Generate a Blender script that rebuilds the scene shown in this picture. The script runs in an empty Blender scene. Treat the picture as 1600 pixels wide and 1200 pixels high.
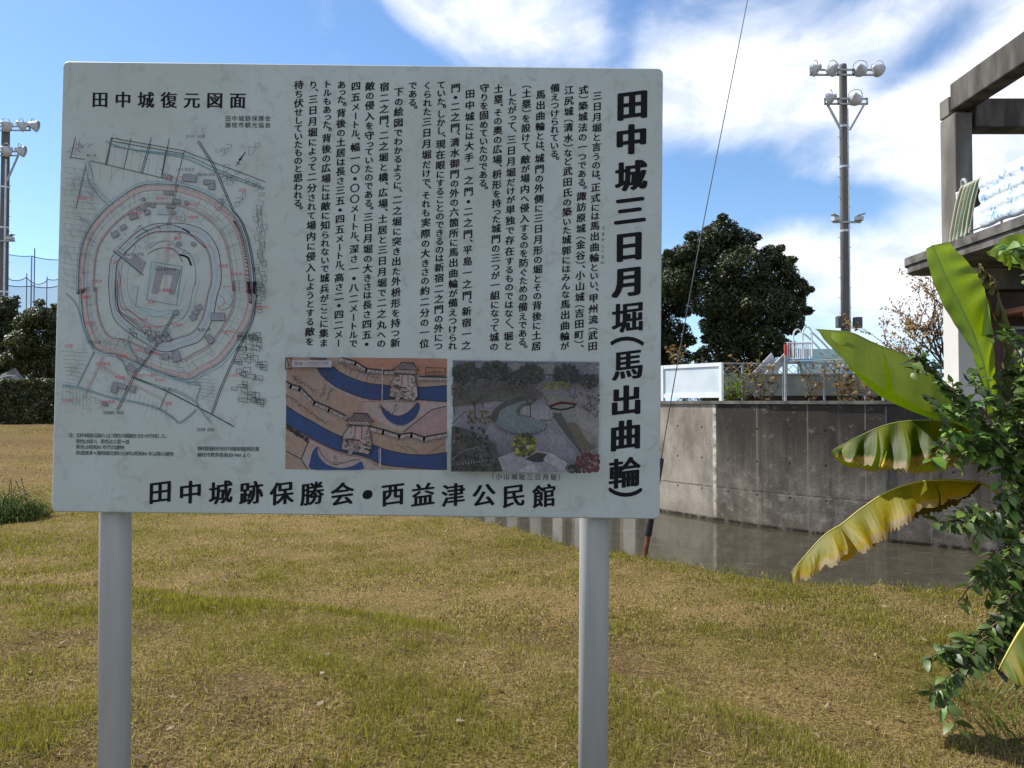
import bpy, bmesh, math, random
import numpy as np
from mathutils import Vector, Matrix
from mathutils.geometry import tessellate_polygon
R = math.radians
scene = bpy.context.scene
COL = scene.collection
rng = random.Random(7)
nrg = np.random.default_rng(7)

# ---------------------------------------------------------------- camera, sky, sun, exposure
EYE = 1.5
F = 1210.0
PITCH = math.atan(28 / F)
cam = bpy.data.cameras.new('camera'); cam_o = bpy.data.objects.new('camera', cam); COL.objects.link(cam_o)
cam.sensor_width = 36; cam.lens = 36 * F / 1600; cam.clip_start = 0.05; cam.clip_end = 3000
cam_o.location = (0, 0, EYE); cam_o.rotation_euler = (math.pi / 2 + PITCH, 0, 0)
scene.camera = cam_o
scene.view_settings.view_transform = 'Standard'
try: scene.view_settings.look = 'None'
except Exception: pass
scene.view_settings.exposure = 0.68
scene.view_settings.gamma = 1
scene.cycles.max_bounces = 10; scene.cycles.transparent_max_bounces = 24

SUN_EL = R(47); SUN_AZ = math.atan2(-0.87, 0.49)        # azimuth from +Y towards +X
SUN_DIR = Vector((math.sin(SUN_AZ) * math.cos(SUN_EL), math.cos(SUN_AZ) * math.cos(SUN_EL), math.sin(SUN_EL)))
sun = bpy.data.lights.new('sun', 'SUN'); sun.energy = 4.8; sun.angle = R(0.53); sun.color = (1.0, 0.95, 0.86)
sun_o = bpy.data.objects.new('sun', sun); COL.objects.link(sun_o)
sun_o.rotation_euler = SUN_DIR.to_track_quat('Z', 'Y').to_euler(); sun_o.location = (-30, 25, 40)

def P(px, py, Y):
    """point at depth Y (world metres ahead) seen at photo pixel px, py"""
    dx = (px - 800) / F; dv = (600 - py) / F
    y = math.cos(PITCH) - dv * math.sin(PITCH); z = math.sin(PITCH) + dv * math.cos(PITCH)
    t = Y / y
    return Vector((dx * t, Y, EYE + z * t))
def G(px, py, zg=0.0):
    dx = (px - 800) / F; dv = (600 - py) / F
    y = math.cos(PITCH) - dv * math.sin(PITCH); z = math.sin(PITCH) + dv * math.cos(PITCH)
    t = (zg - EYE) / z
    return (dx * t, y * t)

# world: Nishita sky with clouds set by compass direction and height
world = bpy.data.worlds.new('World'); scene.world = world; world.use_nodes = True
WN = world.node_tree; WN.nodes.clear(); wl = WN.links
def wn(t, **k):
    n = WN.nodes.new(t)
    for a, b in k.items(): setattr(n, a, b)
    return n
def wm(op, a, b=None, c=None, clamp=False):
    n = wn('ShaderNodeMath', operation=op, use_clamp=clamp)
    for i, v in enumerate((a, b, c)):
        if v is None: continue
        if isinstance(v, (int, float)): n.inputs[i].default_value = v
        else: wl.new(v, n.inputs[i])
    return n.outputs[0]
sky = wn('ShaderNodeTexSky', sky_type='NISHITA'); sky.sun_disc = False
sky.sun_elevation = SUN_EL; sky.sun_rotation = SUN_AZ; sky.altitude = 20; sky.air_density = 1.0; sky.dust_density = 0.25; sky.ozone_density = 2.2
tc = wn('ShaderNodeTexCoord'); sx = wn('ShaderNodeSeparateXYZ'); wl.new(tc.outputs['Generated'], sx.inputs[0])
az = wm('ARCTAN2', sx.outputs[0], sx.outputs[1]); el = wm('ARCSINE', sx.outputs[2])
def azel(px, py):
    v = P(px, py, 10) - Vector((0, 0, EYE)); v.normalize()
    return math.atan2(v.x, v.y), math.asin(v.z)
def gauss(px, py, rx, ry, amp, rot=0.0):
    a0, e0 = azel(px, py); ra = rx / F; re = ry / F
    da = wm('SUBTRACT', az, a0); de = wm('SUBTRACT', el, e0)
    c, s = math.cos(rot), math.sin(rot)
    u = wm('ADD', wm('MULTIPLY', da, c / ra), wm('MULTIPLY', de, s / ra))
    v = wm('ADD', wm('MULTIPLY', da, -s / re), wm('MULTIPLY', de, c / re))
    q = wm('ADD', wm('MULTIPLY', u, u), wm('MULTIPLY', v, v))
    return wm('MULTIPLY', wm('EXPONENT', wm('MULTIPLY', q, -1.0)), amp)
def addall(lst):
    o = lst[0]
    for x in lst[1:]: o = wm('ADD', o, x)
    return o
bias = addall([
    gauss(800, 25, 165, 85, 0.62, R(-18)), gauss(650, 25, 75, 22, 0.30, R(-25)), gauss(975, 70, 30, 70, -0.30),
    gauss(1150, 90, 170, 110, 0.62), gauss(1290, 130, 220, 100, 0.50), gauss(1150, 300, 160, 56, -0.52), gauss(1425, 100, 100, 28, -0.55, R(30)), gauss(1395, 200, 80, 46, .18),
    gauss(1560, 60, 150, 130, 0.55), gauss(1400, 275, 120, 28, 0.42, R(-6)), gauss(1300, 312, 100, 22, -0.34), gauss(1370, 420, 240, 80, 0.72), gauss(1130, 388, 110, 18, 0.36), gauss(1370, 555, 200, 24, -0.15),
    gauss(1560, 300, 130, 110, 0.45), gauss(1240, 640, 500, 50, 0.25), gauss(40, 40, 160, 40, 0.10),
    gauss(2300, 250, 600, 380, 0.35), gauss(-1500, -100, 500, 300, 0.3)])
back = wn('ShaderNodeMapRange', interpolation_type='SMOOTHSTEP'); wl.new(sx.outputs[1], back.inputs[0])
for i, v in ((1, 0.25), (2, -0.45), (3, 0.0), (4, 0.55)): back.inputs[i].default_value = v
bias = wm('ADD', bias, back.outputs[0])                  # unseen bright cloud added behind the camera to lift the shaded board face
mp = wn('ShaderNodeMapping'); wl.new(tc.outputs['Generated'], mp.inputs[0]); mp.inputs['Scale'].default_value = (1.0, 1.0, 1.75)
n1 = wn('ShaderNodeTexNoise'); n1.inputs['Scale'].default_value = 5.5; n1.inputs['Detail'].default_value = 10; n1.inputs['Roughness'].default_value = 0.56; n1.inputs['Distortion'].default_value = 0.35
wl.new(mp.outputs[0], n1.inputs[0])
n2 = wn('ShaderNodeTexNoise'); n2.inputs['Scale'].default_value = 13; n2.inputs['Detail'].default_value = 6; n2.inputs['Roughness'].default_value = 0.6; n2.inputs['Distortion'].default_value = 0.5
wl.new(mp.outputs[0], n2.inputs[0])
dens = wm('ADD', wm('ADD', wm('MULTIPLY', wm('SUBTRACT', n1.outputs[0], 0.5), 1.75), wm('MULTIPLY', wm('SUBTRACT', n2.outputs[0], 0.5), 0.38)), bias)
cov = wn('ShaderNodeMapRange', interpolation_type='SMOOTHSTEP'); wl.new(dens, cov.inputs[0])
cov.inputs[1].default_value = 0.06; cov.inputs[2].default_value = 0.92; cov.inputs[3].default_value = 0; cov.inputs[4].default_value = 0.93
shade = wn('ShaderNodeMapRange', interpolation_type='SMOOTHSTEP'); wl.new(n2.outputs[0], shade.inputs[0])
shade.inputs[1].default_value = 0.38; shade.inputs[2].default_value = 0.66; shade.inputs[3].default_value = 0; shade.inputs[4].default_value = 1
cc = wn('ShaderNodeMix', data_type='RGBA'); wl.new(shade.outputs[0], cc.inputs[0])
cc.inputs[6].default_value = (7.4, 7.5, 7.8, 1); cc.inputs[7].default_value = (4.9, 5.4, 6.4, 1)
skyc = wn('ShaderNodeMix', data_type='RGBA', blend_type='MULTIPLY'); skyc.inputs[0].default_value = 1; wl.new(sky.outputs[0], skyc.inputs[6]); skyc.inputs[7].default_value = (.74, .88, 1, 1)
hz = wm('MULTIPLY', wm('EXPONENT', wm('MULTIPLY', wm('ABSOLUTE', el), -1 / 0.085)), 0.8)      # pale air low over the horizon
hm = wn('ShaderNodeMix', data_type='RGBA'); wl.new(hz, hm.inputs[0]); wl.new(skyc.outputs[2], hm.inputs[6]); hm.inputs[7].default_value = (3.6, 5.6, 8.2, 1)
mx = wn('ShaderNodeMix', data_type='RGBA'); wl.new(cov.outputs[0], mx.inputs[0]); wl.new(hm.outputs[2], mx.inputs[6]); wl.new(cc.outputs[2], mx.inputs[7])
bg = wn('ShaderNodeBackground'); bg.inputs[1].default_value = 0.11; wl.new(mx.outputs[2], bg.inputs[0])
wo = wn('ShaderNodeOutputWorld'); wl.new(bg.outputs[0], wo.inputs[0])

# ---------------------------------------------------------------- helpers
class MB:
    """collects faces, linked as ONE mesh object"""
    def __init__(s): s.v = []; s.f = []; s.c = []; s.uv = []
    def add(s, verts, faces, col=None, uvs=None):
        o = len(s.v); s.v += [tuple(v) for v in verts]; s.f += [tuple(i + o for i in f) for f in faces]
        s.c += [col if col else (1, 1, 1)] * len(verts) if not isinstance(col, list) else col
        s.uv += uvs if uvs else [(0, 0)] * len(verts)
    def box(s, c, d, rz=0.0, col=None, M=None):
        x, y, z = d[0] / 2, d[1] / 2, d[2] / 2
        vs = [Vector((a * x, b * y, e * z)) for e in (-1, 1) for (a, b) in ((-1, -1), (1, -1), (1, 1), (-1, 1))]
        m = M if M is not None else Matrix.Rotation(rz, 3, 'Z')
        s.add([m @ v + Vector(c) for v in vs], [(0, 3, 2, 1), (4, 5, 6, 7), (0, 1, 5, 4), (1, 2, 6, 5), (2, 3, 7, 6), (3, 0, 4, 7)], col)
    def bar(s, a, b, w, h=None, col=None, up=(0, 0, 1)):
        a, b = Vector(a), Vector(b); h = h or w; d = (b - a)
        if d.length < 1e-6: return
        z = d.normalized(); u = Vector(up)
        if abs(z.dot(u)) > .98: u = Vector((0, 1, 0))
        x = z.cross(u).normalized(); y = x.cross(z).normalized()
        M = Matrix((x, z, y)).transposed()
        s.box((a + b) / 2, (w, d.length, h), M=M, col=col)
    def tube(s, pts, r, n=10, col=None, cap=True):
        pts = [Vector(p) for p in pts]; rs = r if isinstance(r, (list, tuple)) else [r] * len(pts)
        vs = []; fs = []; prev = None
        for i, p in enumerate(pts):
            t = (pts[min(i + 1, len(pts) - 1)] - pts[max(i - 1, 0)]).normalized()
            if prev is None:
                x = t.orthogonal().normalized()
            else:
                x = (prev - t * prev.dot(t)); x = x.normalized() if x.length > 1e-6 else t.orthogonal().normalized()
            prev = x; y = t.cross(x)
            for k in range(n):
                a = 2 * math.pi * k / n; vs.append(p + (x * math.cos(a) + y * math.sin(a)) * rs[i])
        for i in range(len(pts) - 1):
            for k in range(n):
                k2 = (k + 1) % n; fs.append((i * n + k, i * n + k2, (i + 1) * n + k2, (i + 1) * n + k))
        if cap:
            fs.append(tuple(range(n - 1, -1, -1))); fs.append(tuple((len(pts) - 1) * n + k for k in range(n)))
        s.add(vs, fs, col)
    def lathe(s, prof, origin, axis, n=18, col=None):
        """prof: (radius, distance along axis)"""
        axis = Vector(axis).normalized(); x = axis.orthogonal().normalized(); y = axis.cross(x); o = Vector(origin)
        vs = [o + axis * h + (x * math.cos(2 * math.pi * k / n) + y * math.sin(2 * math.pi * k / n)) * r for r, h in prof for k in range(n)]
        fs = [(i * n + k, i * n + (k + 1) % n, (i + 1) * n + (k + 1) % n, (i + 1) * n + k) for i in range(len(prof) - 1) for k in range(n)]
        s.add(vs, fs, col)
    def build(s, name, material, parent=None, smooth=False, bevel=0.0):
        me = bpy.data.meshes.new(name); me.from_pydata(s.v, [], s.f); me.update()
        ca = me.color_attributes.new('Col', 'FLOAT_COLOR', 'POINT')
        arr = np.ones((len(s.v), 4), np.float32); arr[:, :3] = np.array(s.c, np.float32).reshape(-1, 3); ca.data.foreach_set('color', arr.ravel())
        uvl = me.uv_layers.new(name='UVMap'); li = np.empty(len(me.loops), np.int32); me.loops.foreach_get('vertex_index', li)
        uvl.data.foreach_set('uv', np.array(s.uv, np.float32)[li].ravel())
        if smooth: me.polygons.foreach_set('use_smooth', np.ones(len(me.polygons), bool))
        me.materials.append(material)
        o = bpy.data.objects.new(name, me); COL.objects.link(o)
        if parent: o.parent = parent; o.matrix_parent_inverse = Matrix.Translation(parent.location).inverted()
        if bevel:
            b = o.modifiers.new('bevel', 'BEVEL'); b.width = bevel; b.segments = 2; b.limit_method = 'ANGLE'
        return o
def np_mesh(name, verts, faces, cols, material, parent=None, uvs=None, smooth=False):
    """fast mesh from numpy arrays, faces (n,3) or (n,4)"""
    me = bpy.data.meshes.new(name); nv, nf, k = len(verts), len(faces), faces.shape[1]
    me.vertices.add(nv); me.vertices.foreach_set('co', verts.astype(np.float32).ravel())
    me.loops.add(nf * k); me.loops.foreach_set('vertex_index', faces.astype(np.int32).ravel())
    me.polygons.add(nf); me.polygons.foreach_set('loop_start', np.arange(0, nf * k, k, dtype=np.int32))
    if smooth: me.polygons.foreach_set('use_smooth', np.ones(nf, bool))
    me.update(calc_edges=True); me.validate()
    ca = me.color_attributes.new('Col', 'FLOAT_COLOR', 'POINT'); arr = np.ones((nv, 4), np.float32); arr[:, :3] = cols; ca.data.foreach_set('color', arr.ravel())
    if uvs is not None:
        uvl = me.uv_layers.new(name='UVMap'); uvl.data.foreach_set('uv', uvs[faces.ravel()].astype(np.float32).ravel())
    me.materials.append(material)
    o = bpy.data.objects.new(name, me); COL.objects.link(o)
    if parent: o.parent = parent; o.matrix_parent_inverse = Matrix.Translation(parent.location).inverted()
    return o
def tag(o, label=None, cat=None, group=None, kind=None):
    for k, v in (('label', label), ('category', cat), ('group', group), ('kind', kind)):
        if v: o[k] = v
    return o
def empty(name, loc, label, cat, group=None):
    o = bpy.data.objects.new(name, None); COL.objects.link(o); o.location = loc; o.empty_display_size = .2
    return tag(o, label, cat, group)
def copy_tree(o, parent=None):
    c = o.copy(); COL.objects.link(c)
    if parent: c.parent = parent
    for ch in list(o.children): copy_tree(ch, c)
    return c
def crom(pts, n):
    """Catmull-Rom samples"""
    pts = [Vector(p) for p in pts]; m = len(pts); out = []
    for i in range(n):
        t = i / (n - 1) * (m - 1); k = min(int(t), m - 2); f = t - k
        p0, p1, p2, p3 = pts[max(k - 1, 0)], pts[k], pts[k + 1], pts[min(k + 2, m - 1)]
        out.append(.5 * ((2 * p1) + (p2 - p0) * f + (2 * p0 - 5 * p1 + 4 * p2 - p3) * f * f + (3 * p1 - p0 - 3 * p2 + p3) * f ** 3))
    return out
def vnoise(x, y, seed=0):
    """smooth value noise on numpy arrays, 0..1"""
    x = np.asarray(x, float); y = np.asarray(y, float)
    xi = np.floor(x).astype(np.int64); yi = np.floor(y).astype(np.int64); xf = x - xi; yf = y - yi
    def h(a, b):
        n = (a * 374761393 + b * 668265263 + seed * 144269504) & 0xffffffff
        n = ((n ^ (n >> 13)) * 1274126177) & 0xffffffff
        return ((n ^ (n >> 16)) & 0xffff) / 65535.0
    u = xf * xf * (3 - 2 * xf); v = yf * yf * (3 - 2 * yf)
    return (h(xi, yi) * (1 - u) + h(xi + 1, yi) * u) * (1 - v) + (h(xi, yi + 1) * (1 - u) + h(xi + 1, yi + 1) * u) * v
def fbm(x, y, seed=0, oct=4):
    s = 0; a = .5; t = 0
    for i in range(oct):
        s = s + a * vnoise(x * 2 ** i, y * 2 ** i, seed + i); t += a; a *= .5
    return s / t
def sstep(a, b, x):
    t = np.clip((np.asarray(x, float) - a) / (b - a), 0, 1); return t * t * (3 - 2 * t)

# ---------------------------------------------------------------- materials
class NT:
    def __init__(s, name):
        s.m = bpy.data.materials.new(name); s.m.use_nodes = True; s.t = s.m.node_tree; s.t.nodes.clear(); s.l = s.t.links
        s.out = s.n('ShaderNodeOutputMaterial')
    def n(s, t, ins=None, **k):
        n = s.t.nodes.new(t)
        for a, b in k.items(): setattr(n, a, b)
        for a, b in (ins or {}).items(): s.set(n.inputs[a], b)
        return n
    def set(s, sock, v):
        if hasattr(v, 'is_output'): s.l.new(v, sock)
        elif isinstance(v, (tuple, list)) and len(v) == 3 and sock.type == 'RGBA': sock.default_value = (*v, 1)
        else: sock.default_value = v
    def math(s, op, a, b=0.0, c=0.0, clamp=False):
        n = s.n('ShaderNodeMath', operation=op, use_clamp=clamp)
        s.set(n.inputs[0], a); s.set(n.inputs[1], b); s.set(n.inputs[2], c); return n.outputs[0]
    def mix(s, f, a, b, blend='MIX'):
        n = s.n('ShaderNodeMix', data_type='RGBA', blend_type=blend); s.set(n.inputs[0], f); s.set(n.inputs[6], a); s.set(n.inputs[7], b); return n.outputs[2]
    def coord(s, which='Object', scale=(1, 1, 1)):
        c = s.n('ShaderNodeTexCoord'); m = s.n('ShaderNodeMapping', {'Vector': c.outputs[which], 'Scale': scale}); return m.outputs[0]
    def noise(s, vec, scale, detail=4, rough=.55, dist=0.0):
        n = s.n('ShaderNodeTexNoise', {'Vector': vec, 'Scale': scale, 'Detail': detail, 'Roughness': rough, 'Distortion': dist}); return n.outputs[0]
    def ramp(s, v, a, b, c=0.0, d=1.0):
        n = s.n('ShaderNodeMapRange', {0: v, 1: a, 2: b, 3: c, 4: d}, interpolation_type='SMOOTHSTEP'); return n.outputs[0]
    def attr(s, name='Col'): return s.n('ShaderNodeAttribute', attribute_name=name).outputs['Color']
    def bump(s, h, strength=.3, dist=.01): return s.n('ShaderNodeBump', {'Height': h, 'Strength': strength, 'Distance': dist}).outputs[0]
    def bsdf(s, col, rough=.7, spec=.4, metal=0.0, normal=None, **k):
        b = s.n('ShaderNodeBsdfPrincipled', {'Base Color': col, 'Roughness': rough, 'Specular IOR Level': spec, 'Metallic': metal, **k})
        if normal is not None: s.l.new(normal, b.inputs['Normal'])
        s.l.new(b.outputs[0], s.out.inputs[0]); return b
def pmat(name, c1, c2, scale=3.0, rough=.75, spec=.3, metal=0.0, bump=.0, bscale=40.0, coord=(1, 1, 1), lo=.35, hi=.68, bdist=.005):
    t = NT(name); v = t.coord('Object', coord); f = t.ramp(t.noise(v, scale, 6), lo, hi)
    nm = t.bump(t.noise(v, bscale, 4), bump, bdist) if bump else None
    t.bsdf(t.mix(f, c1, c2), rough, spec, metal, nm); return t.m
def leafmat(name, trans=.45, rough=.45, spec=.4, tint=(1, 1, 1), tcol=(1.0, 1.25, .45), vein=0.0):
    """leaf: surface colour from the mesh, part of the light comes through"""
    t = NT(name); c = t.mix(1.0, t.attr(), tint, 'MULTIPLY')
    nm = None
    if vein:
        uv = t.n('ShaderNodeTexCoord').outputs['UV']
        w = t.n('ShaderNodeTexWave', {'Vector': uv, 'Scale': vein, 'Distortion': 1.2, 'Detail': 3, 'Detail Scale': 1.0}, bands_direction='X').outputs[1]
        c = t.mix(t.math('MULTIPLY', w, .16), c, t.mix(1.0, c, (.55, .62, .5), 'MULTIPLY'))
        c = t.mix(t.ramp(t.noise(t.coord('UV', (30, 3, 1)), 2.2, 5), .3, .75, 0, .5), c, t.mix(1.0, c, (.6, .66, .45), 'MULTIPLY'))
        nm = t.bump(w, .12, .002)
    b = t.bsdf(c, rough, spec, 0.0, nm)
    tr = t.n('ShaderNodeBsdfTranslucent', {'Color': t.mix(1.0, c, tcol, 'MULTIPLY')})
    m = t.n('ShaderNodeMixShader', {0: trans, 1: b.outputs[0], 2: tr.outputs[0]}); t.l.new(m.outputs[0], t.out.inputs[0]); return t.m
M = {}
M['galv'] = pmat('galvanised_steel', (.42, .44, .45), (.55, .57, .58), 6, .45, .5, .6)
M['white_alu'] = pmat('white_aluminium', (.72, .75, .78), (.8, .82, .84), 4, .4, .5)
M['panel_white'] = pmat('frosted_panel', (.55, .62, .66), (.66, .72, .75), 2, .35, .5)
M['grey_panel'] = pmat('grey_panel', (.2, .215, .2), (.28, .29, .27), 2.5, .6, .4)
M['grey_metal'] = pmat('weathered_metal', (.28, .29, .3), (.38, .39, .4), 5, .5, .5, .3)
M['pole_concrete'] = pmat('pole_concrete', (.10, .095, .095), (.155, .145, .14), 1.2, .85, .2, coord=(1, 1, .2))
M['lamp_white'] = pmat('lamp_enamel', (.36, .38, .40), (.50, .52, .54), 3, .35, .5)
M['lamp_glass'] = pmat('lamp_glass', (.25, .28, .3), (.35, .38, .4), 3, .1, .6)
M['dark_metal'] = pmat('dark_metal', (.05, .055, .06), (.09, .095, .1), 5, .5, .5, .4)
M['black_sleeve'] = pmat('black_plastic', (.006, .006, .006), (.014, .013, .012), 8, .45, .4)
M['rust'] = pmat('rusty_steel', (.16, .07, .03), (.08, .035, .02), 14, .85, .2, bump=.3, bscale=60)
M['bark'] = pmat('bark', (.045, .035, .028), (.09, .07, .055), 5, .95, .1, bump=.5, bscale=25, coord=(1, 1, .25), bdist=.02)
M['twig'] = pmat('twig', (.10, .07, .045), (.17, .12, .08), 8, .9, .1)
M['red_paint'] = pmat('red_paint', (.45, .05, .05), (.55, .09, .07), 3, .4, .5)
M['blue_paint'] = pmat('blue_paint', (.12, .35, .6), (.2, .45, .68), 3, .4, .5)
M['teal_paint'] = pmat('teal_paint', (.3, .55, .56), (.4, .62, .62), 3, .4, .5)
M['play_white'] = pmat('white_paint', (.6, .58, .6), (.72, .7, .72), 3, .4, .5)
M['slide_grey'] = pmat('slide_steel', (.3, .29, .3), (.4, .4, .4), 3, .4, .5)
M['foliage'] = leafmat('tree_foliage', .22, .5, .35)
M['foliage_dry'] = leafmat('dry_foliage', .4, .6, .2, tcol=(1.1, .9, .5))
M['banana'] = leafmat('banana_leaf', .6, .5, .3, tcol=(2.0, 1.95, .22), vein=22.0)
M['shrub'] = leafmat('glossy_leaf', .16, .46, .36)
M['weed'] = leafmat('weed_leaf', .35, .8, .1)
M['dead_leaf'] = leafmat('dead_leaf', .2, .85, .1, tcol=(1.1, .9, .6))
# ---------------------------------------------------------------- land, water, moat wall
WATER = -0.70
def wall_pt(px, py): return Vector((*G(px, py, WATER), 0))
WALL = [Vector((-6.5, 23.0, 0)), Vector((-1.6, 20.6, 0)), Vector((0.9, 18.4, 0))] + [wall_pt(*p) for p in
        ((1032, 799), (1117, 813), (1200, 825.5), (1294, 837), (1387, 847.5), (1483, 857), (1560, 865))]
_d = (WALL[-1] - WALL[-2]).normalized()
WALL += [WALL[-1] + _d * 2.0 + Vector((0, -.1, 0)), WALL[-1] + _d * 7 + Vector((0, -1.2, 0))]
UP = 1.43                                                     # level of the land on top of the wall
BANK = [Vector((*G(px, py, -.12), 0)) for px, py in ((1700, 921), (1560, 918), (1400, 911), (1240, 905), (1100, 881), (1008, 862), (900, 850), (820, 826), (740, 807))]
BANK = [Vector((16, 5.2, 0))] + BANK + [Vector((-1.7, 12.5, 0)), Vector((-3.6, 16.5, 0)), Vector((-6.0, 19.5, 0)), Vector((-7.5, 22.6, 0))]
MOAT = BANK + WALL                                            # closed outline of the moat
MP = np.array([(p.x, p.y) for p in MOAT])
def inside_moat(x, y):
    c = np.zeros(np.shape(x), bool); n = len(MP)
    for i in range(n):
        (x1, y1), (x2, y2) = MP[i], MP[(i + 1) % n]
        if y1 == y2: continue
        k = ((y1 > y) != (y2 > y)) & (x < (x2 - x1) * (y - y1) / (y2 - y1) + x1); c ^= k
    return c
def seg_dist(x, y, pts):
    d = np.full(np.shape(x), 1e9)
    for a, b in zip(pts[:-1], pts[1:]):
        ax, ay, bx, by = a.x, a.y, b.x, b.y; L = (bx - ax) ** 2 + (by - ay) ** 2
        t = np.clip(((x - ax) * (bx - ax) + (y - ay) * (by - ay)) / L, 0, 1)
        d = np.minimum(d, np.hypot(x - ax - t * (bx - ax), y - ay - t * (by - ay)))
    return d
def mound(x, y):
    r = np.hypot(x + 3.0, (y - 1.45) * 1.0) + (fbm(x * .5, y * .5, 3) - .5) * .7
    return 1 - sstep(4.25, 5.1, r)
def height(x, y):
    x = np.asarray(x, float); y = np.asarray(y, float)
    h = -.12 + .20 * mound(x, y) + (fbm(x * .8, y * .8, 11) - .5) * .06 + (fbm(x * 3.1, y * 3.1, 12) - .5) * .03
    rise = sstep(12, 27, y) * (1 - sstep(-5, -2.5, x))
    h = h + .72 * rise
    h = h + .10 * sstep(22.3, 23.2, y) * (1 - sstep(-5, -2.5, x))
    ins = inside_moat(x, y); d = seg_dist(x, y, BANK)
    h = np.where(ins, h - np.minimum(d * 1.3, 1.6) - .0, h - .06 * np.exp(-d * 2.5))
    wx = np.array([p.x for p in WALL]); wy = np.array([p.y for p in WALL])
    beyond = (~ins) & (seg_dist(x, y, WALL) < 1.2) & (x > -6)          # ground under and behind the wall stays below it
    beyond |= (~ins) & (x > -5.5) & (y > np.interp(x, wx, wy))
    h = np.where(beyond, -2.0, h); h = np.where(ins & (seg_dist(x, y, WALL) < 1.0), -2.0, h)
    return h
def bare(x, y):
    """worn patches of brown soil on the near mound"""
    n = fbm(x * 1.25 + 9, y * 1.7 + 4, 131, 4); return sstep(.50, .64, n) * (1 - sstep(5.0, 6.5, y)) * (.55 + .45 * (x < .8))
def ground_col(x, y):
    """straw and green patches of the lawn (linear rgb) and the share of green"""
    g = fbm(x * .9 + 3, y * .9, 21, 4) * .42 + fbm(x * 3.1, y * 3.1, 22, 3) * .32 + fbm(x * 11, y * 11, 23, 2) * .26
    m = mound(x, y); rim = np.exp(-((m - .55) / .33) ** 2)
    far = sstep(8, 14, y)
    d = seg_dist(x, y, BANK); bank = np.exp(-(d / .55) ** 2)
    green = np.clip((g - .47) * 2.6 + .24 + .12 * m + .30 * rim * (x < 1.6) + .45 * bank, 0, 1)
    left = (1 - sstep(-6.5, -4.5, x)) * sstep(6.5, 9, y) * (1 - sstep(12.5, 15, y))
    green = np.clip(green * (1 - .35 * far) + .3 * left, 0, 1)
    bandn = fbm(x * .08, y * 1.3, 31, 3)
    dry = sstep(14, 17, y) * (1 - sstep(-3, -1, x))
    return green, bandn, dry
lawn = NT('lawn_soil')
v = lawn.coord('Object'); c = lawn.attr()
n_a = lawn.noise(v, 55, 5, .65); n_b = lawn.noise(v, 9, 4)
c1 = lawn.mix(lawn.ramp(n_a, .3, .7), lawn.mix(1.0, c, (.20, .16, .13), 'MULTIPLY'), lawn.mix(1.0, c, (1.2, 1.15, 1.05), 'MULTIPLY'))
c1 = lawn.mix(lawn.ramp(n_b, .3, .75, 0, .45), c1, lawn.mix(1.0, c1, (.6, .6, .55), 'MULTIPLY'))
lawn.bsdf(c1, .95, .05, 0, lawn.bump(n_a, .8, .03))
def axis(lo, hi, fine_lo, fine_hi, step, grow=1.18):
    a = list(np.arange(fine_lo, fine_hi + 1e-6, step)); s = step
    while a[-1] < hi: s *= grow; a.append(a[-1] + s)
    s = step
    while a[0] > lo: s *= grow; a.insert(0, a[0] - s)
    return np.array(a)
gx = axis(-420, 420, -8, 7, .13); gy = axis(-60, 900, .5, 15, .13)
X, Y = np.meshgrid(gx, gy); Hh = height(X, Y)
gr, bn, dry = ground_col(X, Y)
straw = np.array((.285, .21, .095)); grn = np.array((.17, .155, .042)); brown = np.array((.17, .105, .058))
cols = straw * (1 - gr[..., None]) + grn * gr[..., None]
cols = cols * (1 - (dry * sstep(.35, .65, bn))[..., None] * .75) + brown * (dry * sstep(.35, .65, bn))[..., None] * .75
_b = bare(X, Y)[..., None]; cols = cols * (1 - .6 * _b) + np.array((.13, .085, .046)) * .6 * _b
cols *= (.8 + .4 * fbm(X * .35, Y * .35, 41)[..., None])
nx, ny = len(gx), len(gy); idx = np.arange(nx * ny).reshape(ny, nx)
fc = np.stack([idx[:-1, :-1], idx[:-1, 1:], idx[1:, 1:], idx[1:, :-1]], -1).reshape(-1, 4)
g_o = np_mesh('ground', np.stack([X, Y, Hh], -1).reshape(-1, 3), fc, cols.reshape(-1, 3), lawn.m, smooth=True)
g_o['kind'] = 'structure'

# water sheet a little larger than the moat outline, its rim lies inside bank and wall
wt = NT('murky_water'); v = wt.coord('Object', (1, 1, 1))
h1 = wt.noise(v, 3.2, 3, .5); h2 = wt.noise(v, 14, 3, .55)
scum = wt.ramp(wt.noise(wt.coord('Object', (1.2, 4.0, 1)), 2.6, 8, .68, .6), .57, .70, 0, .6)
wc = wt.mix(wt.ramp(h1, .3, .7), (.036, .032, .021), (.050, .044, .029)); wc = wt.mix(scum, wc, (.14, .13, .11))
wt.bsdf(wc, wt.math('ADD', wt.math('MULTIPLY', scum, .4), .055), .5, 0, wt.bump(wt.math('ADD', h1, wt.math('MULTIPLY', h2, .25)), .06, .02), IOR=1.33)
mb = MB()
ctr = [(p.x, p.y) for p in MOAT]
tri = tessellate_polygon([[Vector((x, y, 0)) for x, y in ctr]])
mb.add([(x, y, WATER) for x, y in ctr], [tuple(t) for t in tri])
w_o = mb.build('water', wt.m); w_o['kind'] = 'structure'
if w_o.data.polygons[0].normal.z < 0: w_o.data.flip_normals()

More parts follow.
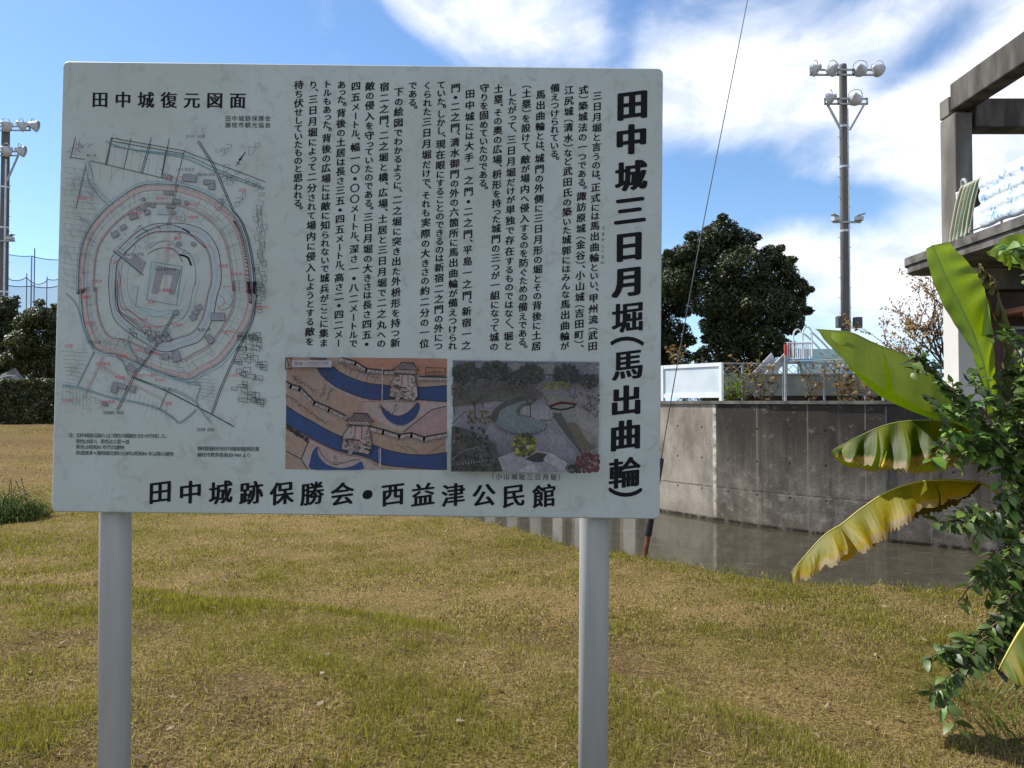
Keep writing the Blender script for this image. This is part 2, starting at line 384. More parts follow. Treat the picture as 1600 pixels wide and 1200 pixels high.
# raised ground behind the wall
up = NT('raised_soil'); v = up.coord('Object'); nz = up.noise(v, 1.2, 6, .6)
up.bsdf(up.mix(up.ramp(nz, .35, .65), (.13, .10, .055), (.075, .085, .03)), .95, .05, 0, up.bump(up.noise(v, 20, 4), .6, .03))
off = []
WT = .28
def wall_norm(i):
    a = WALL[max(i - 1, 0)]; b = WALL[min(i + 1, len(WALL) - 1)]; d = (b - a).normalized(); return Vector((-d.y, d.x, 0))   # away from the water
for i, p in enumerate(WALL): off.append(p + wall_norm(i) * (WT - .03))
poly = off + [Vector((420, off[-1].y - 30, 0)), Vector((420, 900, 0)), Vector((-60, 900, 0)), Vector((-9, 60, 0))]
mb = MB(); tri = tessellate_polygon([poly]); n = len(poly)
mb.add([(p.x, p.y, UP - .06) for p in poly] + [(p.x, p.y, -1.6) for p in poly], [tuple(t) for t in tri] + [(i, (i + 1) % n, n + (i + 1) % n, n + i) for i in range(n)])
u_o = mb.build('raised_ground', up.m); u_o['kind'] = 'structure'

# retaining wall: s along the wall and t up the wall go into the UV map
cw = NT('stained_concrete'); uv = cw.n('ShaderNodeTexCoord').outputs['UV']; sp = cw.n('ShaderNodeSeparateXYZ', {0: uv}); S_, T_ = sp.outputs[0], sp.outputs[1]
def uvs(sc): return cw.n('ShaderNodeMapping', {'Vector': uv, 'Scale': sc}).outputs[0]
big = cw.noise(uvs((1.1, .6, 1)), 1.6, 6, .62, .3); strk = cw.noise(uvs((5.5, .28, 1)), 1.5, 7, .66); fine = cw.noise(uvs((1, 1, 1)), 30, 5, .65); mid = cw.noise(uvs((1, 1, 1)), 6, 6, .6)
base = cw.mix(cw.ramp(big, .32, .68), (.125, .113, .10), (.26, .243, .22))
top = cw.ramp(cw.math('ADD', T_, cw.math('MULTIPLY', cw.math('SUBTRACT', strk, .5), 1.3)), .5, 2.0)
light_end = cw.ramp(cw.math('ADD', S_, cw.math('MULTIPLY', cw.math('SUBTRACT', mid, .5), .1)), -.03, .03)       # splits the tone at the first joint, darker and more stained past it
base = cw.mix(cw.math('SUBTRACT', 1.0, light_end), base, cw.mix(1.0, base, (1.55, 1.53, 1.5), 'MULTIPLY'))  # sunlight on the section before the joint, put into its colour
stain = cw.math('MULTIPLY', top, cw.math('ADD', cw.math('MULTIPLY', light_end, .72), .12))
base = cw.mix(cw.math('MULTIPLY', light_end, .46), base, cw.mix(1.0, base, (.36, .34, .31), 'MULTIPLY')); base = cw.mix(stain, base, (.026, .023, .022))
base = cw.mix(cw.math('MULTIPLY', cw.ramp(strk, .52, .66), cw.math('ADD', .12, cw.math('MULTIPLY', light_end, .34))), base, (.04, .037, .034))
base = cw.mix(cw.math('MULTIPLY', cw.ramp(strk, .32, .42, 1, 0), .35), base, (.22, .205, .19))
base = cw.mix(cw.ramp(mid, .57, .72, 0, .4), base, (.30, .285, .26))
base = cw.mix(cw.ramp(fine, .3, .7, 0, .35), base, cw.mix(1.0, base, (.55, .55, .55), 'MULTIPLY'))
def near(x, c0, w):  # 1 close to c0
    return cw.ramp(cw.math('ABSOLUTE', cw.math('SUBTRACT', x, c0)), w * .5, w, 1, 0)
per = cw.math('ABSOLUTE', cw.math('SUBTRACT', cw.math('FRACT', cw.math('ADD', cw.math('DIVIDE', S_, .93), .5)), .5))
form = cw.ramp(per, .006, .016, 1, 0)
base = cw.mix(cw.math('MULTIPLY', form, .5), base, (.24, .225, .20))
wob = cw.math('ADD', T_, cw.math('MULTIPLY', cw.math('SUBTRACT', mid, .5), .08))
lift = near(wob, .62, .02); base = cw.mix(cw.math('MULTIPLY', lift, .7), base, (.05, .045, .04))
lift2 = near(wob, .605, .016); base = cw.mix(cw.math('MULTIPLY', cw.math('MULTIPLY', lift2, cw.ramp(mid, .4, .6)), .5), base, (.33, .31, .28))
fx = cw.math('SUBTRACT', cw.math('FRACT', cw.math('DIVIDE', S_, .62)), .5); fy = cw.math('SUBTRACT', cw.math('FRACT', cw.math('DIVIDE', cw.math('SUBTRACT', T_, .27), .58)), .5)
tie = cw.math('SQRT', cw.math('ADD', cw.math('POWER', cw.math('MULTIPLY', fx, .62), 2.0), cw.math('POWER', cw.math('MULTIPLY', fy, .58), 2.0)))
tiem = cw.ramp(tie, .016, .026, 1, 0); base = cw.mix(cw.math('MULTIPLY', tiem, .85), base, (.02, .018, .016))
effl = cw.math('MULTIPLY', near(cw.math('ADD', S_, cw.math('MULTIPLY', cw.math('SUBTRACT', fine, .5), .05)), 0.0, .05), cw.ramp(mid, .36, .6)); base = cw.mix(effl, base, (.55, .54, .5))
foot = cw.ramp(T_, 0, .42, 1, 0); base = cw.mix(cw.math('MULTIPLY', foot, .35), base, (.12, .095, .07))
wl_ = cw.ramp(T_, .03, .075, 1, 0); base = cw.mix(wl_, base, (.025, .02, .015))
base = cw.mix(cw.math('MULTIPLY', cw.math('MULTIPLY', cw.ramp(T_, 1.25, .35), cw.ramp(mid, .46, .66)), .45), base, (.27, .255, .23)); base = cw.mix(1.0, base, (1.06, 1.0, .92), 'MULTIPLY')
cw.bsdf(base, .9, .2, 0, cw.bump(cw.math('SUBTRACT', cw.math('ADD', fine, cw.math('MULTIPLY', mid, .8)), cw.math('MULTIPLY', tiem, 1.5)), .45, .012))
SJ = 4                                                        # index of the joint with the white lime streak
def run(pts):
    s = [0.0]
    for a, b in zip(pts[:-1], pts[1:]): s.append(s[-1] + (b - a).length)
    return s
S = run(WALL); S = [x - S[SJ] for x in S]
mb = MB()
vs = []; uvv = []
for i, p in enumerate(WALL):
    nrm = wall_norm(i); q = p + nrm * WT
    for (b, z) in ((p, WATER - .9), (p, UP + .03), (q, UP + .03), (q, WATER - .9)):
        vs.append((b.x, b.y, z)); uvv.append((S[i], z - WATER))
fs = []
for i in range(len(WALL) - 1):
    a, b = 4 * i, 4 * i + 4
    fs += [(a, b, b + 1, a + 1), (a + 1, b + 1, b + 2, a + 2), (a + 2, b + 2, b + 3, a + 3)]
fs += [(0, 1, 2, 3), tuple(4 * (len(WALL) - 1) + k for k in (3, 2, 1, 0))]
mb.add(vs, fs, uvs=uvv)
rw = empty('retaining_wall', WALL[SJ] + Vector((0, 0, WATER)), 'stained grey concrete retaining wall rising straight out of the moat', 'wall')
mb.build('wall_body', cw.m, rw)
mb = MB(); vs = []; fs = []
for i, p in enumerate(WALL):
    nrm = wall_norm(i); a = p - nrm * .03; b = p + nrm * (WT + .03)
    for (q, z) in ((a, UP + .034), (a, UP + .09), (b, UP + .09), (b, UP + .034)): vs.append((q.x, q.y, z)); 
for i in range(len(WALL) - 1):
    a, b = 4 * i, 4 * i + 4
    fs += [(a, b, b + 1, a + 1), (a + 1, b + 1, b + 2, a + 2), (a + 2, b + 2, b + 3, a + 3), (a + 3, b + 3, b, a)]
mb.add(vs, fs)
M['coping'] = pmat('coping_concrete', (.10, .09, .08), (.2, .185, .165), 4, .9, .2, bump=.3)
mb.build('coping', M['coping'], rw)
# shallow joints: dark sealing strips standing 4 mm proud, and pilasters on the far stretch
mb = MB()
for i in (SJ + 3, SJ + 5):
    p = WALL[i]; nrm = wall_norm(i); d = Vector((nrm.y, -nrm.x, 0))
    mb.box(p - nrm * .004 + Vector((0, 0, (UP + WATER) / 2 - .2)), (.03, .02, UP - WATER + .4), rz=math.atan2(d.y, d.x))
mb.build('expansion_joint', M['dark_metal'], rw)
M['pale_concrete'] = pmat('pale_concrete', (.42, .40, .36), (.55, .53, .48), 2, .85, .2, bump=.2)
for k in range(9):
    a, b = WALL[1], WALL[3]
    t = k / 9
    p = (WALL[1].lerp(WALL[2], t * 2) if t < .5 else WALL[2].lerp(WALL[3], t * 2 - 1)); i = 1 if t < .5 else 2
    d = (WALL[i + 1] - WALL[i]).normalized(); nrm = Vector((-d.y, d.x, 0))
    mb = MB(); mb.box(p - nrm * .05 + Vector((0, 0, (UP + WATER) / 2 - .1)), (.34, .1, UP - WATER + .2), rz=math.atan2(d.y, d.x))
    mb.build('pilaster', M['pale_concrete'], rw)

# ---------------------------------------------------------------- grass blades (one object)
def blades(n, ylo, yhi, power, hmin, hmax, wmin, wmax, seed, straw_share=None, lying=.0):
    r = np.random.default_rng(seed)
    u = r.random(n); y = ylo * (yhi / ylo) ** (u ** power)
    half = y * .68 + .35; x = (r.random(n) * 2 - 1) * half
    ok = ~inside_moat(x, y) | (seg_dist(x, y, BANK) < .10)
    ok &= ~((seg_dist(x, y, WALL) < .5))
    beyond = (x > 1.5) & (y > 9.5); ok &= ~beyond
    x, y = x[ok], y[ok]; n = len(x)
    gr, bn, dry = ground_col(x, y)
    thin = fbm(x * 2.3, y * 2.3, 55, 3)
    keep = r.random(n) < np.clip(.30 + gr * .4 + (thin - .40) * 2.6, .10, 1)
    keep &= r.random(n) > bare(x, y) * .5
    x, y, gr, bn, dry = x[keep], y[keep], gr[keep], bn[keep], dry[keep]; n = len(x)
    z = height(x, y)
    isg = r.random(n) < np.clip((gr * .9 + .10) * (1 - .45 * bare(x, y)), 0, 1)
    lie = r.random(n) < np.where(isg, lying * .2, lying)
    h = (hmin + (hmax - hmin) * r.random(n) ** 1.6) * np.where(isg, .75 + .7 * gr, .72); w = wmin + (wmax - wmin) * r.random(n)
    a = r.random(n) * 2 * np.pi; lean = (.15 + .75 * r.random(n)) * np.where(isg, .8, 1.15)
    lean = np.where(lie, 6.0, lean); hz = np.where(lie, .12, 1.0) * h / np.sqrt(1 + np.minimum(lean, 2) ** 2)
    dx, dy = np.cos(a), np.sin(a); run_ = np.where(lie, h * 1.5, hz * lean)
    b = r.random(n) * 2 * np.pi; sxx, syy = np.cos(b) * w / 2, np.sin(b) * w / 2
    base = np.stack([x, y, z - .004 + np.where(lie, .012, 0)], -1); side = np.stack([sxx, syy, np.zeros(n)], -1)
    midp = base + np.stack([dx * run_ * .38, dy * run_ * .38, hz * .62], -1); tip = base + np.stack([dx * run_, dy * run_, hz], -1)
    vtx = np.stack([base - side, base + side, midp + side * .75, midp - side * .75, tip], 1)
    q = np.arange(n)[:, None] * 5
    tri = np.concatenate([q + np.array([[0, 1, 2]]), q + np.array([[0, 2, 3]]), q + np.array([[3, 2, 4]])])
    cg = np.array((.215, .21, .046)) * (.5 + .9 * r.random(n))[:, None] + np.array((.05, .02, 0)) * r.random(n)[:, None]
    cs = np.array((.52, .41, .20)) * (.4 + .85 * r.random(n))[:, None]
    cb = np.array((.105, .062, .034)) * (.6 + .6 * r.random(n))[:, None]
    col = np.where(isg[:, None], cg, np.where((r.random(n) < .20 + .35 * sstep(.5, .72, fbm(x * 6, y * 6, 91, 2)))[:, None], cb, cs))
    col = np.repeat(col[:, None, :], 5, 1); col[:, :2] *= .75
    return vtx.reshape(-1, 3), tri, col.reshape(-1, 3)
parts = [blades(300000, 2.1, 5.6, .9, .016, .055, .0016, .0042, 1, lying=.25), blades(200000, 5.2, 12, .95, .018, .055, .004, .009, 2, lying=.25), blades(130000, 11, 29, 1, .02, .055, .010, .022, 3, lying=.3),
         blades(3500, 2.2, 9, 1.0, .045, .085, .002, .004, 5, lying=.0), blades(9000, 2.2, 10, 1.0, .05, .14, .0025, .0045, 6, lying=1.0)]
vo = 0; VV = []; FF = []; CC = []
for a, b, c in parts: VV.append(a); FF.append(b + vo); CC.append(c); vo += len(a)
rl_ = np.random.default_rng(77); nl = 300; ly = 2.2 * (14 / 2.2) ** rl_.random(nl); lx = (rl_.random(nl) * 2 - 1) * (ly * .68 + .3); ok = ~inside_moat(lx, ly) & ~((lx > 1.5) & (ly > 8)); lx, ly = lx[ok], ly[ok]; nl = len(lx)   # fallen leaf litter lying in the grass
an = rl_.random(nl) * 6.283; sz = .012 + .022 * rl_.random(nl); lz = height(lx, ly) + .018 + .012 * rl_.random(nl)
Lv = np.stack([np.stack([lx + sz * np.cos(an + k) * f_, ly + sz * np.sin(an + k) * f_, lz + rl_.normal(size=nl) * .006], -1) for k, f_ in ((0, 1), (1.5, .45), (3.14, .9), (4.7, .45))], 1)
Lf = np.concatenate([np.arange(nl)[:, None] * 4 + np.array([[0, 1, 2]]), np.arange(nl)[:, None] * 4 + np.array([[0, 2, 3]])])
Lc = np.array([(.30, .24, .15), (.22, .13, .06), (.13, .07, .04), (.34, .29, .20)])[rl_.integers(0, 4, nl)]
VV.append(Lv.reshape(-1, 3)); FF.append(Lf + vo); CC.append(np.repeat(Lc, 4, 0))
M['grass'] = leafmat('grass_blade', .38, .55, .25, tcol=(1.1, 1.1, .5))
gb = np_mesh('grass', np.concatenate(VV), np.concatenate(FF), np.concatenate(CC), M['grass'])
tag(gb, 'short dry lawn of straw coloured and green blades on the mound', 'grass', kind='stuff')
# ---------------------------------------------------------------- information sign
YB = 2.33
TH = R(0.69)
BC = P(561.25, 453.25, YB)
def bl(px, py):
    """photo pixel -> (u, v) metres on the board face, from its centre"""
    d = P(px, py, YB) - BC
    c, s = math.cos(TH), math.sin(TH)
    return (d.x * c - d.z * s, d.x * s + d.z * c)
def bw(u, v, up=0.0):
    c, s = math.cos(TH), math.sin(TH)
    return Vector((BC.x + u * c + v * s, YB - up, BC.z - u * s + v * c))
PXM = YB / F                                                  # metres per photo pixel on the board
sign = empty('information_sign', (BC.x, YB, 0), 'large grey white information board with black vertical Japanese text, a castle map and two pictures', 'sign')
bm_ = NT('weathered_board_paint'); v = bm_.coord('Object')
na = bm_.noise(v, 22, 7, .6, .8); nb = bm_.noise(v, 3, 5, .6, .4); nc = bm_.noise(v, 150, 2); nd = bm_.noise(bm_.coord('Object', (3, 1, .6)), 9, 6, .6)
c = bm_.mix(bm_.ramp(nb, .3, .7), (.395, .44, .425), (.44, .50, .49))
c = bm_.mix(bm_.ramp(na, .52, .68, 0, .62), c, (.31, .345, .33)); c = bm_.mix(bm_.ramp(nd, .56, .72, 0, .4), c, (.32, .33, .30))
c = bm_.mix(bm_.ramp(bm_.noise(v, 75, 3, .6), .70, .77, 0, .45), c, (.19, .21, .205))
c = bm_.mix(bm_.ramp(nc, .3, .7, 0, .12), c, (.38, .42, .42))
bm_.bsdf(c, .55, .3)
_c = [bl(*p) for p in ((95, 96), (1037, 106), (1030, 810), (83, 801))]
W2 = (_c[1][0] + _c[2][0] - _c[0][0] - _c[3][0]) / 4; H2 = (_c[0][1] + _c[1][1] - _c[2][1] - _c[3][1]) / 4
OU = sum(c_[0] for c_ in _c) / 4; OV = sum(c_[1] for c_ in _c) / 4
def rrect(w, h, r, n=6):
    o = []
    for cx, cy, a0 in ((w - r, h - r, 0), (-w + r, h - r, 90), (-w + r, -h + r, 180), (w - r, -h + r, 270)):
        for k in range(n + 1):
            a = R(a0 + 90 * k / n); o.append((cx + r * math.cos(a), cy + r * math.sin(a)))
    return o
mb = MB(); T = .024
rings = [(rrect(W2 - .003, H2 - .003, .014), 0.0), (rrect(W2, H2, .017), -.003), (rrect(W2, H2, .017), -T), (rrect(W2 - .002, H2 - .002, .02), -T - .002)]
n = len(rings[0][0]); vs = [bw(u + OU, v + OV, up) for pts, up in rings for u, v in pts]
fs = [tuple(range(n))] + [(i * n + k, (i + 1) * n + k, (i + 1) * n + (k + 1) % n, i * n + (k + 1) % n) for i in range(3) for k in range(n)] + [tuple(3 * n + k for k in range(n - 1, -1, -1))]
mb.add(vs, fs); mb.build('board', bm_.m, sign)
pp = NT('painted_post'); v = pp.coord('Object', (1, 1, .12)); 
pp.bsdf(pp.mix(pp.ramp(pp.noise(v, 14, 6, .6), .35, .7), (.33, .345, .35), (.40, .415, .42)), pp.ramp(pp.noise(v, 9, 4), .3, .7, .38, .52), .5)
PR = .0455; YP = YB + T + .004 + PR
for a, b in ((180.5, 178.6), (928.5, 926.8)):
    pa = P(a, 806, YP); pb = P(b, 1200, YP); d = (pb - pa) / (pa.z - pb.z)
    top = pa - d * (BC.z + H2 - .06 - pa.z); bot = pa + d * (pa.z + .4)
    mb = MB(); mb.tube([bot, pa, top], PR, 40); mb.build('post', pp.m, sign, smooth=False)
    o = sign.children[-1]
    for p in o.data.polygons: p.use_smooth = len(p.vertices) == 4
for vv in (H2 - .16, -H2 + .14):
    mb = MB(); mb.bar(bw(-W2 + .04, vv, -T - .022), bw(W2 - .04, vv, -T - .022), .036, .05); mb.build('back_rail', M['galv'], sign)
# --- print on the board: one material, colours in the mesh, each layer 0.3 mm above the one below
pr = NT('printed_ink'); pn = pr.noise(pr.coord('Object'), 60, 4, .6)
pr.bsdf(pr.mix(pr.ramp(pn, .35, .7, 0, .3), pr.attr(), pr.mix(1.0, pr.attr(), (1.3, 1.3, 1.3), 'MULTIPLY')), .7, .12)
pt = NT('printed_picture'); v = pt.coord('Object'); a1 = pt.noise(v, 16, 6, .65, .5); a2 = pt.noise(v, 70, 4, .65)
cc_ = pt.mix(pt.ramp(a1, .35, .65, 0, .7), pt.attr(), pt.mix(1.0, pt.attr(), (1.02, .78, .68), 'MULTIPLY'))
cc_ = pt.mix(pt.ramp(a2, .35, .7, 0, .6), cc_, pt.mix(1.0, cc_, (.62, .66, .72), 'MULTIPLY')); cc_ = pt.mix(1.0, cc_, (.80, .77, .82), 'MULTIPLY'); pt.bsdf(cc_, .4, .4)
pf = NT('printed_photograph'); v = pf.coord('Object'); a1 = pf.noise(v, 28, 6, .65, .3); a2 = pf.noise(v, 120, 4, .7)
cc_ = pf.mix(pf.ramp(a1, .35, .65, 0, .45), pf.attr(), pf.mix(1.0, pf.attr(), (.68, .70, .74), 'MULTIPLY'))
cc_ = pf.mix(pf.ramp(a2, .32, .68, 0, .7), cc_, pf.mix(1.0, cc_, (.45, .47, .45), 'MULTIPLY')); cc_ = pf.mix(1.0, cc_, (1.25, 1.2, 1.22), 'MULTIPLY'); pf.bsdf(cc_, .4, .4)
class Print:
    def __init__(s, base): s.wk = 1.08; s.mb = MB(); s.base = base; s.k = 0; s.clip = None
    def lift(s): s.k += 1
    def z(s): return .0006 + s.base + s.k * .00003
    def poly(s, pts, col):
        if s.clip:
            pts = s.cut(pts)
            if len(pts) < 3: return
        s.lift(); q = [Vector((*bl(*p), 0)) for p in pts]
        tri = tessellate_polygon([q]); vs = [bw(p.x, p.y, s.z()) for p in q]
        fs = []
        for t in tri:
            t = tuple(t); a, b, c = (q[i] for i in t)
            if (b - a).cross(c - a).z < 0: t = t[::-1]
            fs.append(t)
        s.mb.add(vs, fs, col)
    def cut(s, pts):
        x0, y0, x1, y1 = s.clip
        for ax, lim, sg in ((0, x0, 1), (0, x1, -1), (1, y0, 1), (1, y1, -1)):
            out = []
            for i in range(len(pts)):
                a, b = pts[i - 1], pts[i]; da, db = (a[ax] - lim) * sg, (b[ax] - lim) * sg
                if (da >= 0) != (db >= 0):
                    f = da / (da - db); out.append((a[0] + (b[0] - a[0]) * f, a[1] + (b[1] - a[1]) * f))
                if db >= 0: out.append(b)
            pts = out
            if not pts: break
        return pts
    def line(s, pts, w, col, closed=False):
        pts = list(pts); w = w * s.wk
        if closed: pts.append(pts[0])
        s.lift()
        for (x0, y0), (x1, y1) in zip(pts[:-1], pts[1:]):
            L = math.hypot(x1 - x0, y1 - y0)
            if L < 1e-4: continue
            nx, ny = -(y1 - y0) / L * w / 2, (x1 - x0) / L * w / 2; ex, ey = (x1 - x0) / L * w * .2, (y1 - y0) / L * w * .2
            q = [(x0 + nx - ex, y0 + ny - ey), (x0 - nx - ex, y0 - ny - ey), (x1 - nx + ex, y1 - ny + ey), (x1 + nx + ex, y1 + ny + ey)]
            if s.clip:
                q = s.cut(q)
                if len(q) < 3: continue
            v = [bl(*p) for p in q]
            ar = sum(v[i - 1][0] * v[i][1] - v[i][0] * v[i - 1][1] for i in range(len(v)))
            if ar < 0: v = v[::-1]
            s.mb.add([bw(a, b, s.z()) for a, b in v], [tuple(range(len(v)))], col)
    def blob(s, x, y, r, col, rr, n=9, sq=1.0):
        s.poly([(x + r * (.75 + .4 * rr.random()) * math.cos(6.283 * k / n), y + sq * r * (.75 + .4 * rr.random()) * math.sin(6.283 * k / n)) for k in range(n)], col)
def smooth(pts, n=60, closed=False):
    if closed: pts = list(pts) + [pts[0]]
    return [(p.x, p.y) for p in crom([Vector((x, y, 0)) for x, y in pts], n)]
# --- lettering from Blender's own built-in font
_gl = {}
def glyph(ch, off=0.0):
    if (ch, off) in _gl: return _gl[(ch, off)]
    cu = bpy.data.curves.new('glyph', 'FONT'); cu.body = ch; cu.size = 1; cu.resolution_u = 3; cu.fill_mode = 'FRONT'; cu.dimensions = '2D'; cu.offset = off
    o = bpy.data.objects.new('glyph', cu); COL.objects.link(o)
    dg = bpy.context.evaluated_depsgraph_get(); ev = o.evaluated_get(dg); me = ev.to_mesh()
    vs = np.array([v.co[:2] for v in me.vertices]).reshape(-1, 2); fs = [tuple(p.vertices) for p in me.polygons]
    flip = len(me.polygons) and me.polygons[0].normal.z < 0
    if flip: fs = [f[::-1] for f in fs]
    ev.to_mesh_clear(); bpy.data.objects.remove(o); bpy.data.curves.remove(cu)
    _gl[(ch, off)] = (vs, fs); return _gl[(ch, off)]
_v, _ = glyph('田'); REFC = (_v.min(0) + _v.max(0)) / 2; EM = (_v.max(0) - _v.min(0))[0] / .80
SMALL = set('っゃゅょッャュョァィゥェォ')
def put(prn, ch, px, py, size, col, off=0.0, bold=0.0, nb=4, shear=.0, vertical=False, mincho=0.0, sxy=(1, 1)):
    """one character centred on photo pixel px, py; size in photo pixels"""
    if ch in ' 　': return
    vs, fs = glyph(ch, off)
    if not len(vs): return
    q = (vs - REFC) / EM
    rot = vertical and ch in 'ー（）()～'
    if ch in 'ー' and vertical: q = np.stack([q[:, 1] * .9, q[:, 0]], -1) ; q[:, 0] *= -1 ; q[:, 1] *= -1; fs = fs if True else fs
    elif rot:
        q = q - (q.min(0) + q.max(0)) / 2; q = np.stack([q[:, 1], -q[:, 0]], -1); q[:, 1] *= .9
        q[:, 1] += -.12 if ch in '（(' else .12
    if ch in 'ー' and vertical: q = q - (q.min(0) + q.max(0)) / 2
    if vertical and ch in '、。': q = q - (q.min(0) + q.max(0)) / 2 + np.array((.34, .12)); 
    if vertical and ch in SMALL: q = q + np.array((.10, .08))
    if ch == '・': q = q - (q.min(0) + q.max(0)) / 2; q = q * 1.7
    if shear and not rot: q = np.stack([q[:, 0], q[:, 1] + shear * q[:, 0]], -1)
    q = q * np.array(sxy)
    u0, v0 = bl(px, py); s = size * PXM
    if mincho: sh = [(-mincho, 0), (-mincho / 3, 0), (mincho / 3, 0), (mincho, 0)]
    elif bold: sh = [(0, 0)] + [(1.55 * bold * math.cos(k * 6.2832 / nb + .4), .55 * bold * math.sin(k * 6.2832 / nb + .4)) for k in range(nb)]
    else: sh = [(0, 0)]
    for k, (dx, dy) in enumerate(sh):
        prn.mb.add([bw(u0 + (a + dx) * s, v0 + (b + dy) * s, prn.z() + k * .000012) for a, b in q], fs, col)
def hline(prn, txt, x0, x1, y, size, col, y1=None, **k):
    n = len(txt)
    for i, ch in enumerate(txt):
        f = i / max(n - 1, 1); put(prn, ch, x0 + (x1 - x0) * f, y + ((y1 - y) if y1 is not None else 0) * f, size, col, **k)
def hprop(prn, txt, x0, x1, y, size, col, y1=None, **k):
    """proportional line: digits and Latin letters take half a cell"""
    ws = [.55 if ord(c) < 0x2000 else 1.0 for c in txt]; tot = sum(ws) - (ws[0] + ws[-1]) / 2; pos = 0
    for i, ch in enumerate(txt):
        if i: pos += (ws[i - 1] + ws[i]) / 2
        f = pos / tot; sc = size * (.95 if ord(ch) < 0x2000 else 1)
        put(prn, ch, x0 + (x1 - x0) * f, y + ((y1 - y) if y1 is not None else 0) * f, sc, col, **k)
INK = (.008, .009, .011); INKS = (.012, .014, .02)
tx = Print(.0005)
KAN = set('、。')
def wch(c):
    o = ord(c)
    if c in '、。': return .42
    if c in '（）': return .52
    if c in '・': return .80
    if c in SMALL: return .66
    if 0x3040 <= o <= 0x30ff: return .86 if c != 'ー' else .9
    return 1.08
def vcol(txt, xa, ya, xb, yb, size=15.4):
    ws = [wch(c) for c in txt]; tot = sum(ws) - (ws[0] + ws[-1]) / 2; pos = 0
    for i, ch in enumerate(txt):
        if i: pos += (ws[i - 1] + ws[i]) / 2
        f = pos / tot; o = ord(ch); kana = 0x3040 <= o <= 0x30ff
        put(tx, ch, xa + (xb - xa) * f, ya + (yb - ya) * f, size * (.93 if kana else 1.02), INK, bold=.020, shear=.16 if not kana else .06, vertical=True, sxy=(1, .95))
for c in (
    ('三日月堀と言うのは、正式には馬出曲輪といい、甲州流（武田', 933.5, 150, 926, 541),
    ('式）築城法の一つである。諏訪原城（金谷）、小山城（吉田町）、', 911.6, 141, 904.5, 543),
    ('江尻城（清水）など武田氏の築いた城郭にはみんな馬出曲輪が', 889.3, 141, 882.3, 541),
    ('備えつけられている。', 867.3, 138, 866, 250),
    ('馬出曲輪とは、城門の外側に三日月形の堀とその背後に土居', 845, 148, 838, 541),
    ('（土塁）を設けて、敵が場内へ侵入するのを防ぐための備えである。', 823, 134, 816, 544),
    ('したがって、三日月堀だけが単独で存在するものではなく、堀と', 800.6, 145, 794, 541),
    ('土塁、その奥の広場、枡形を持った城門の三つが一組になって城の', 779, 139, 772, 542),
    ('守りを固めていたのである。', 757, 138, 754.5, 296),
    ('田中城には大手一之門・二之門、平島一之門、新宿一之', 734.5, 147, 728.5, 540),
    ('門・二之門、清水御門の外の六箇所に馬出曲輪が備えつけられ', 712, 138, 707, 541),
    ('ていた。しかし、現在眼にすることのできるのは新宿二之門の外につ', 689.6, 133, 685, 541),
    ('くられた三日月堀だけで、それも実際の大きさの約二分の一位', 668, 134, 663, 537),
    ('である。', 645, 134, 644.5, 170),
    ('下の絵図でわかるように、二之堀に突き出た外枡形を持つ新', 623.3, 144, 617.6, 536),
    ('宿二之門、二之堀と橋、広場、土居と三日月堀で二之丸への', 600.8, 136, 595.8, 537),
    ('敵の侵入を守っていたのである。三日月堀の大きさは長さ四五・', 578.2, 135, 573, 538),
    ('四五メートル、幅一〇・〇〇メートル、深さ一・八二メートルで', 556.2, 135, 552, 537),
    ('あった。背後の土居は長さ三五・四五メートル、高さ二・四二メー', 533.8, 133, 529, 536),
    ('トルもあった。背後の広場には敵に知られないで城兵がここに集ま', 511.6, 132, 505.8, 536),
    ('り、三日月堀によって二分されて場内に侵入しようとする敵を', 489.6, 133, 484, 534),
    ('待ち伏せしていたものと思われる。', 467, 133, 465.5, 327)):
    vcol(*c)
for i, ch in enumerate('うまだしくるわ'): put(tx, ch, 942.6 - i * .2, 357 + i * 8.9, 6.2, INK)
for ch, x, y in (('田', 988, 165), ('中', 986.7, 219), ('城', 986, 276), ('三', 984.5, 330), ('日', 983, 386), ('月', 982, 441), ('堀', 981, 497), ('馬', 981, 571), ('出', 978.5, 627), ('曲', 977.3, 681), ('輪', 976, 740)):
    put(tx, ch, x, y, 51, INK, bold=.040 if ch in '田中三日月' else .031 if ch in '出曲城' else .022, nb=10, shear=.14, sxy=(1.0, .98))
for ch, x, y in (('（', 980, 533), ('）', 977, 769)):
    vs, fs = glyph(ch); q = (vs - (vs.min(0) + vs.max(0)) / 2) / EM; q = np.stack([q[:, 1] * 1.1, -q[:, 0] * .9], -1); u0, v0 = bl(x, y); [tx.mb.add([bw(u0 + (a + .03 * dx) * 50 * PXM, v0 + (b + .03 * dy) * 50 * PXM, tx.z() + k * .000012) for a, b in q], fs, INK) for k, (dx, dy) in enumerate(((0, 0), (0, 1), (0, -1), (.7, .7), (-.7, .7)))]
for i, ch in enumerate('田中城復元図面'): put(tx, ch, 156.5 + i * 35.85, 156.3 + i * .25, 27, INK, mincho=.028, sxy=(1, 1.02))
for txt, y in (('田中城跡保勝会', 185.3), ('藤枝市観光協会', 195.7)): hline(tx, txt, 356.5, 418.5, y, 9.6, INKS)
for ch, x, y in (('田', 250.5, 769.5), ('中', 297.7, 770), ('城', 345, 770.5), ('跡', 392.6, 771), ('保', 440.5, 771.6), ('勝', 487.8, 772), ('会', 535, 772.5), ('・', 574.3, 772.6), ('西', 614, 773.2), ('益', 661, 773.8), ('津', 708.3, 774.2), ('公', 756, 774.8), ('民', 803, 775.3), ('館', 850.5, 775.8)):
    put(tx, ch, x, y, 38, INK, bold=.022, nb=6, shear=.14)
